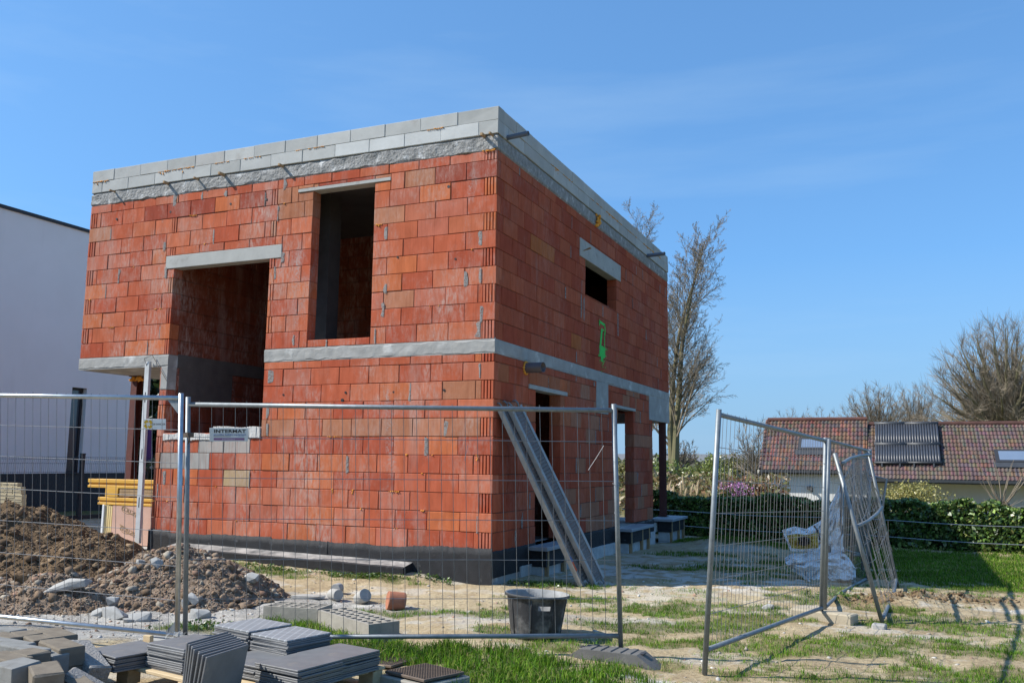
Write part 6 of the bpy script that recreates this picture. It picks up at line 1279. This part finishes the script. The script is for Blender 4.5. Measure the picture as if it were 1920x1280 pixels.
# pavers at the lower left
pv_used = {}
def paver(L_, W_, H_, mat):
    k = (L_, W_, H_, mat.name)
    if k not in pv_used: m_ = MB(); m_.cbox((-L_/2, -W_/2, -H_), (L_/2, W_/2, 0), 0.009, jit=0.0045); pv_used[k] = m_.build('paver', mat); return pv_used[k]
    o = pv_used[k].copy(); COL.objects.link(o); return o
ZP = -0.06
for (px, py, z, L_, W_, mat, rz, ry, rx, lab) in ((116, 1204.5, ZP, 0.38, 0.165, m_paver, -20, 0, 0, 'long brown grey paver at the right end of the paver pile top'), (105, 1184, ZP, 0.38, 0.165, m_paver, -20, 0, 0, 'long brown grey paver at the rear right of the pile'), (77, 1192.5, ZP-0.003, 0.2, 0.165, m_paver, -20, 0, 0, 'short paver in the middle of the pile between two long ones'), (51, 1185, ZP-0.002, 0.2, 0.165, m_paver, -20, 0, 0, 'short paver at the rear middle of the pile'), (20, 1200, ZP-0.001, 0.40, 0.10, m_paver_pale, -3, 0, 0, 'pale bluish long paver, the rear one of two'), (40, 1210, ZP, 0.46, 0.115, m_paver_pale, -3, 0, 0, 'pale bluish long paver, the front one of two'),
        (56, 1220, ZP+0.005, 0.21, 0.165, m_paver, -6, 0, 0, 'brown paver in front of the pale long ones'), (15, 1227, ZP+0.003, 0.30, 0.165, m_paver, -8, 0, 0, 'brown paver at the left picture edge, front row'), (99, 1222.5, ZP-0.03, 0.18, 0.13, m_paver_pale, -3, 3, 0, 'small pale paver set lower, under the long right one'), (32, 1241, ZP+0.0, 0.22, 0.18, m_paver_pale, -10, 0, 5, 'square pale paver at the very front left'), (87, 1251, ZP-0.01, 0.30, 0.17, m_paver, -32, 3, 0, 'light brown paver turned askew at the front'), (146, 1274, ZP-0.1, 0.24, 0.14, m_paver, -25, 0, 0, 'paver lying lowest at the front right of the pile'),
        (14, 1178, ZP, 0.26, 0.14, m_paver_pale, -3, 0, 0, 'pale paver at the rear left edge of the pile'), (16, 1189, ZP-0.004, 0.28, 0.12, m_paver, -10, 0, 0, 'brown paver second from the rear at the left edge'), ):
    q = at(px, py, z=z); o = paver(L_, W_, 0.125, mat); o.location = q; o.rotation_euler = (math.radians(rx), math.radians(ry), math.radians(rz)); tag(o, lab, 'paver', 'concrete pavers in the pile')
    if ry < 10:
        zz = z-0.127
        while zz-0.125 > gz(q.x, q.y)-0.12:
            o = paver(L_, W_, 0.125, mat); o.location = (q.x+U(-.006, .006), q.y+0.01+U(-.006, .006), zz); o.rotation_euler = (0, 0, math.radians(rz+U(-2, 2))); tag(o, 'paver in the lower layers of the paver pile, under the top ones', 'paver', 'concrete pavers in the pile'); zz -= 0.127

for (A0, A1, B0, lab) in (((148, 1197, -0.075), (191, 1249, -0.19), (156, 1195), 'rough gravel-faced paver slipping down between pavers and slates'), ((133, 1254, -0.12), (200, 1290, -0.24), (146, 1246), 'rough gravel-faced paver lower down in front of the slipping one')):
    a, b = at(*A0[:2], z=A0[2]), at(*A1[:2], z=A1[2]); ex = (b-a).normalized(); ey = (at(*B0, z=A0[2])-a); ey = (ey-ex*ey.dot(ex)).normalized(); ez = ex.cross(ey)
    if ez.z < 0: ey = -ey; ez = -ez
    Mx = Matrix(((ex.x, ey.x, ez.x, 0), (ex.y, ey.y, ez.y, 0), (ex.z, ey.z, ez.z, 0), (0, 0, 0, 1))); o = paver(round((b-a).length, 2), 0.15, 0.09, m_gravelly); o.location = (a+b)/2; o.rotation_euler = Mx.to_euler(); tag(o, lab, 'paver', 'concrete pavers in the pile')

# crumpled white plastic bags by the bent fence
def cloth(name, top, bot, yt, yb_, nu, nw, amp, seed, mat, parent, bul=0.0):
    def cv(P, s): k = s*(len(P)-1); i = min(int(k), len(P)-2); f = k-i; return (P[i][0]*(1-f)+P[i+1][0]*f, P[i][1]*(1-f)+P[i+1][1]*f)
    vs = []
    for j in range(nw+1):
        t = j/nw
        for i in range(nu+1):
            s = i/nu; a = cv(top, s); b = cv(bot, s); px = a[0]*(1-t)+b[0]*t; py = a[1]*(1-t)+b[1]*t
            r = 1-abs(2*float(fbm(s*5+seed, t*4+0.6*s*5, seed, 3))-1); y = yt*(1-t)+yb_*t - bul*math.sin(math.pi*t) + amp*(r-0.5)*2 + 0.05*(2*abs(2*float(fbm(s*11+seed+3, t*7+s*6, seed+2, 2))-1)-0.5)
            vs.append(at(px, py, y=y))
    m_ = MB(); m_.add(vs, [(j*(nu+1)+i, j*(nu+1)+i+1, (j+1)*(nu+1)+i+1, (j+1)*(nu+1)+i) for j in range(nw) for i in range(nu)]); return m_.build(name, mat, parent, smooth=False)
t_ = thing('plastic_bag', 'white big bag with yellow print hanging torn from the fence', 'bag', at(1540, 1040, y=3.2))
cloth('sheet', [(1466, 993), (1490, 986), (1512, 991), (1538, 976), (1560, 940), (1574, 908), (1578, 903)], [(1482, 1032), (1500, 1034), (1525, 1032), (1542, 1030), (1560, 1030), (1575, 1031), (1583, 1034)], 3.2, 3.15, 46, 26, 0.22, 5, m_plastic, t_)
cloth('yellow_print', [(1475, 1003), (1495, 1000), (1512, 1002), (1533, 998)], [(1484, 1027), (1500, 1029), (1518, 1028), (1534, 1027)], 2.93, 2.90, 16, 10, 0.03, 9, m_bagyellow, t_)
cloth('dark_print', [(1496, 1008), (1505, 1005), (1518, 1008)], [(1498, 1020), (1506, 1023), (1517, 1020)], 2.87, 2.85, 8, 6, 0.02, 9, m_dark, t_)
m_ = MB(); m_.tube([at(1577, 903, y=3.15), at(1579, 870, y=3.1)], 0.012, 6); m_.tube([at(1526, 985, y=3.05), at(1534, 996, y=3.05), at(1537, 1012, y=3.08)], 0.014, 5); m_.build('strap', m_dark, t_)
t_ = thing('plastic_bag', 'crumpled white plastic bag lying on the ground below the hanging one', 'bag', at(1540, 1080, y=3.0))
cloth('sheet', [(1471, 1046), (1484, 1037), (1510, 1037), (1520, 1027), (1548, 1031), (1576, 1030), (1592, 1045), (1604, 1065)], [(1474, 1058), (1492, 1072), (1510, 1086), (1526, 1095), (1548, 1078), (1566, 1094), (1590, 1100), (1606, 1100)], 3.3, 2.95, 56, 26, 0.30, 15, m_plastic, t_, 0.25)
m_ = MB(); m_.tube([at(1553, 1023, y=2.9), at(1555, 1035, y=2.88)], 0.03, 6); m_.build('label', m_dark, t_)

# ------------------------------------------------------------------ grass
def blades(name, x, y, hgt, wid, pal, lean=0.5):
    n = len(x); z = ground_h(x, y)-0.008; a = rng.uniform(0, 6.283, n); la = rng.uniform(0, 6.283, n); lk = rng.uniform(0.1, 1, n)*lean
    ca, sa = np.cos(a)*wid, np.sin(a)*wid; lx, ly = np.cos(la)*lk*hgt, np.sin(la)*lk*hgt
    b = np.stack([x, y, z], 1); s = np.stack([ca, sa, 0*ca], 1); mid = b+np.stack([lx*0.35, ly*0.35, hgt*0.62], 1); tip = b+np.stack([lx, ly, hgt*(1-0.35*lk)], 1)
    vs = np.stack([b-s, b+s, mid+s*0.75, mid-s*0.75, tip+s*0.12, tip-s*0.12], 1).reshape(-1, 3); k = np.arange(n)*6
    fc = np.concatenate([np.stack([k, k+1, k+2, k+3], 1), np.stack([k+3, k+2, k+4, k+5], 1)]); pal = np.array(pal); pn = fbm(x/0.6, y/0.6, 141, 3)[:, None]; t = pal[rng.integers(0, len(pal), n)]*rng.uniform(0.7, 1.25, (n, 1))*(0.62+0.76*pn); dry = (rng.uniform(0, 1, n) < 0.03+0.12*(pn[:, 0] > 0.6))[:, None]; t = np.where(dry, np.array([[0.36, 0.31, 0.13]])*rng.uniform(0.7, 1.2, (n, 1)), t)
    return tag(npmesh(name, vs, fc, m_grass, None, np.repeat(t, 6, 0)), kind='stuff')
GP = [(0.13, 0.28, 0.018), (0.18, 0.34, 0.024), (0.09, 0.215, 0.016), (0.24, 0.36, 0.04), (0.26, 0.29, 0.08), (0.075, 0.18, 0.016)]
def free(x, y):
    ok = ~((x < 0.35) & (y > -0.02) & (x > -8.6)); ok &= ~((x < -1.1) & (y > -0.3)); ok &= ~((x < 1.62) & (y < -5.0) & (y > -6.6)); ok &= np.hypot(x-1.78, y+2.88) > 0.22; return ok
n = 1000000; x = rng.uniform(-4.6, 8.2, n); y = rng.uniform(-6.6, 3.2, n); g, _, _ = masks(x, y); lush = np.zeros(n)
for c, rx, ry, a in LUSH: lush = np.maximum(lush, sst((1.2-ell(x, y, c, rx, ry, a))/0.3))
cl_ = 0.35+0.9*sst((fbm(x/0.13, y/0.13, 161, 3)-0.42)/0.16); ok = (rng.uniform(0, 1, n) < g**1.1*(0.68*cl_*(1-lush)+0.75*lush)) & free(x, y); x, y, lush = x[ok], y[ok], lush[ok]
h = rng.uniform(0.02, 0.062, len(x))*(1+1.7*lush*rng.uniform(0.1, 1.2, len(x))*fbm(x/0.4, y/0.4, 151, 3)*1.2); blades('grass', x, y, h, 0.0023+0.0011*lush, [tuple(0.85*q for q in g_q) for g_q in GP], 0.9)
n = 210000; x = rng.uniform(-1, 15, n); y = rng.uniform(3.0, 10.4, n); g, _, _ = masks(x, y); ok = (rng.uniform(0, 1, n) < g) & free(x, y); x, y = x[ok], y[ok]
blades('lawn_grass', x, y, rng.uniform(0.03, 0.075, len(x)), 0.005, [tuple(0.72*q for q in g_q) for g_q in GP], 0.7)
# low weeds along the footing and in the dirt
C = []
for (cx, cy, sx_, sy_, k) in ((-4.0, -0.75, 0.6, 0.12, 70), (-3.1, -0.6, 0.5, 0.12, 50), (-1.7, -0.42, 0.45, 0.06, 80), (-0.7, -0.12, 0.3, 0.05, 30), (0.5, 0.3, 0.3, 0.1, 60), (-2.9, -1.4, 0.25, 0.1, 30), (-3.6, -1.1, 0.2, 0.1, 30), (4.1, 1.0, 0.3, 0.2, 50), (-1.2, -3.9, 0.2, 0.15, 40), (3.0, -4.6, 0.5, 0.3, 40)):
    for i in range(k):
        p = (cx+R_.gauss(0, sx_*0.6), cy+R_.gauss(0, sy_)); z = gz(*p)
        for _ in range(7): C.append((p[0]+R_.gauss(0, 0.02), p[1]+R_.gauss(0, 0.02), z+U(0.005, 0.05)))
tag(leaves('weeds', np.array(C), 0.016, m_leaf, None, [(0.09, 0.16, 0.03), (0.12, 0.20, 0.04), (0.07, 0.12, 0.025)], 0.3, 0.7, 1.0), kind='stuff')
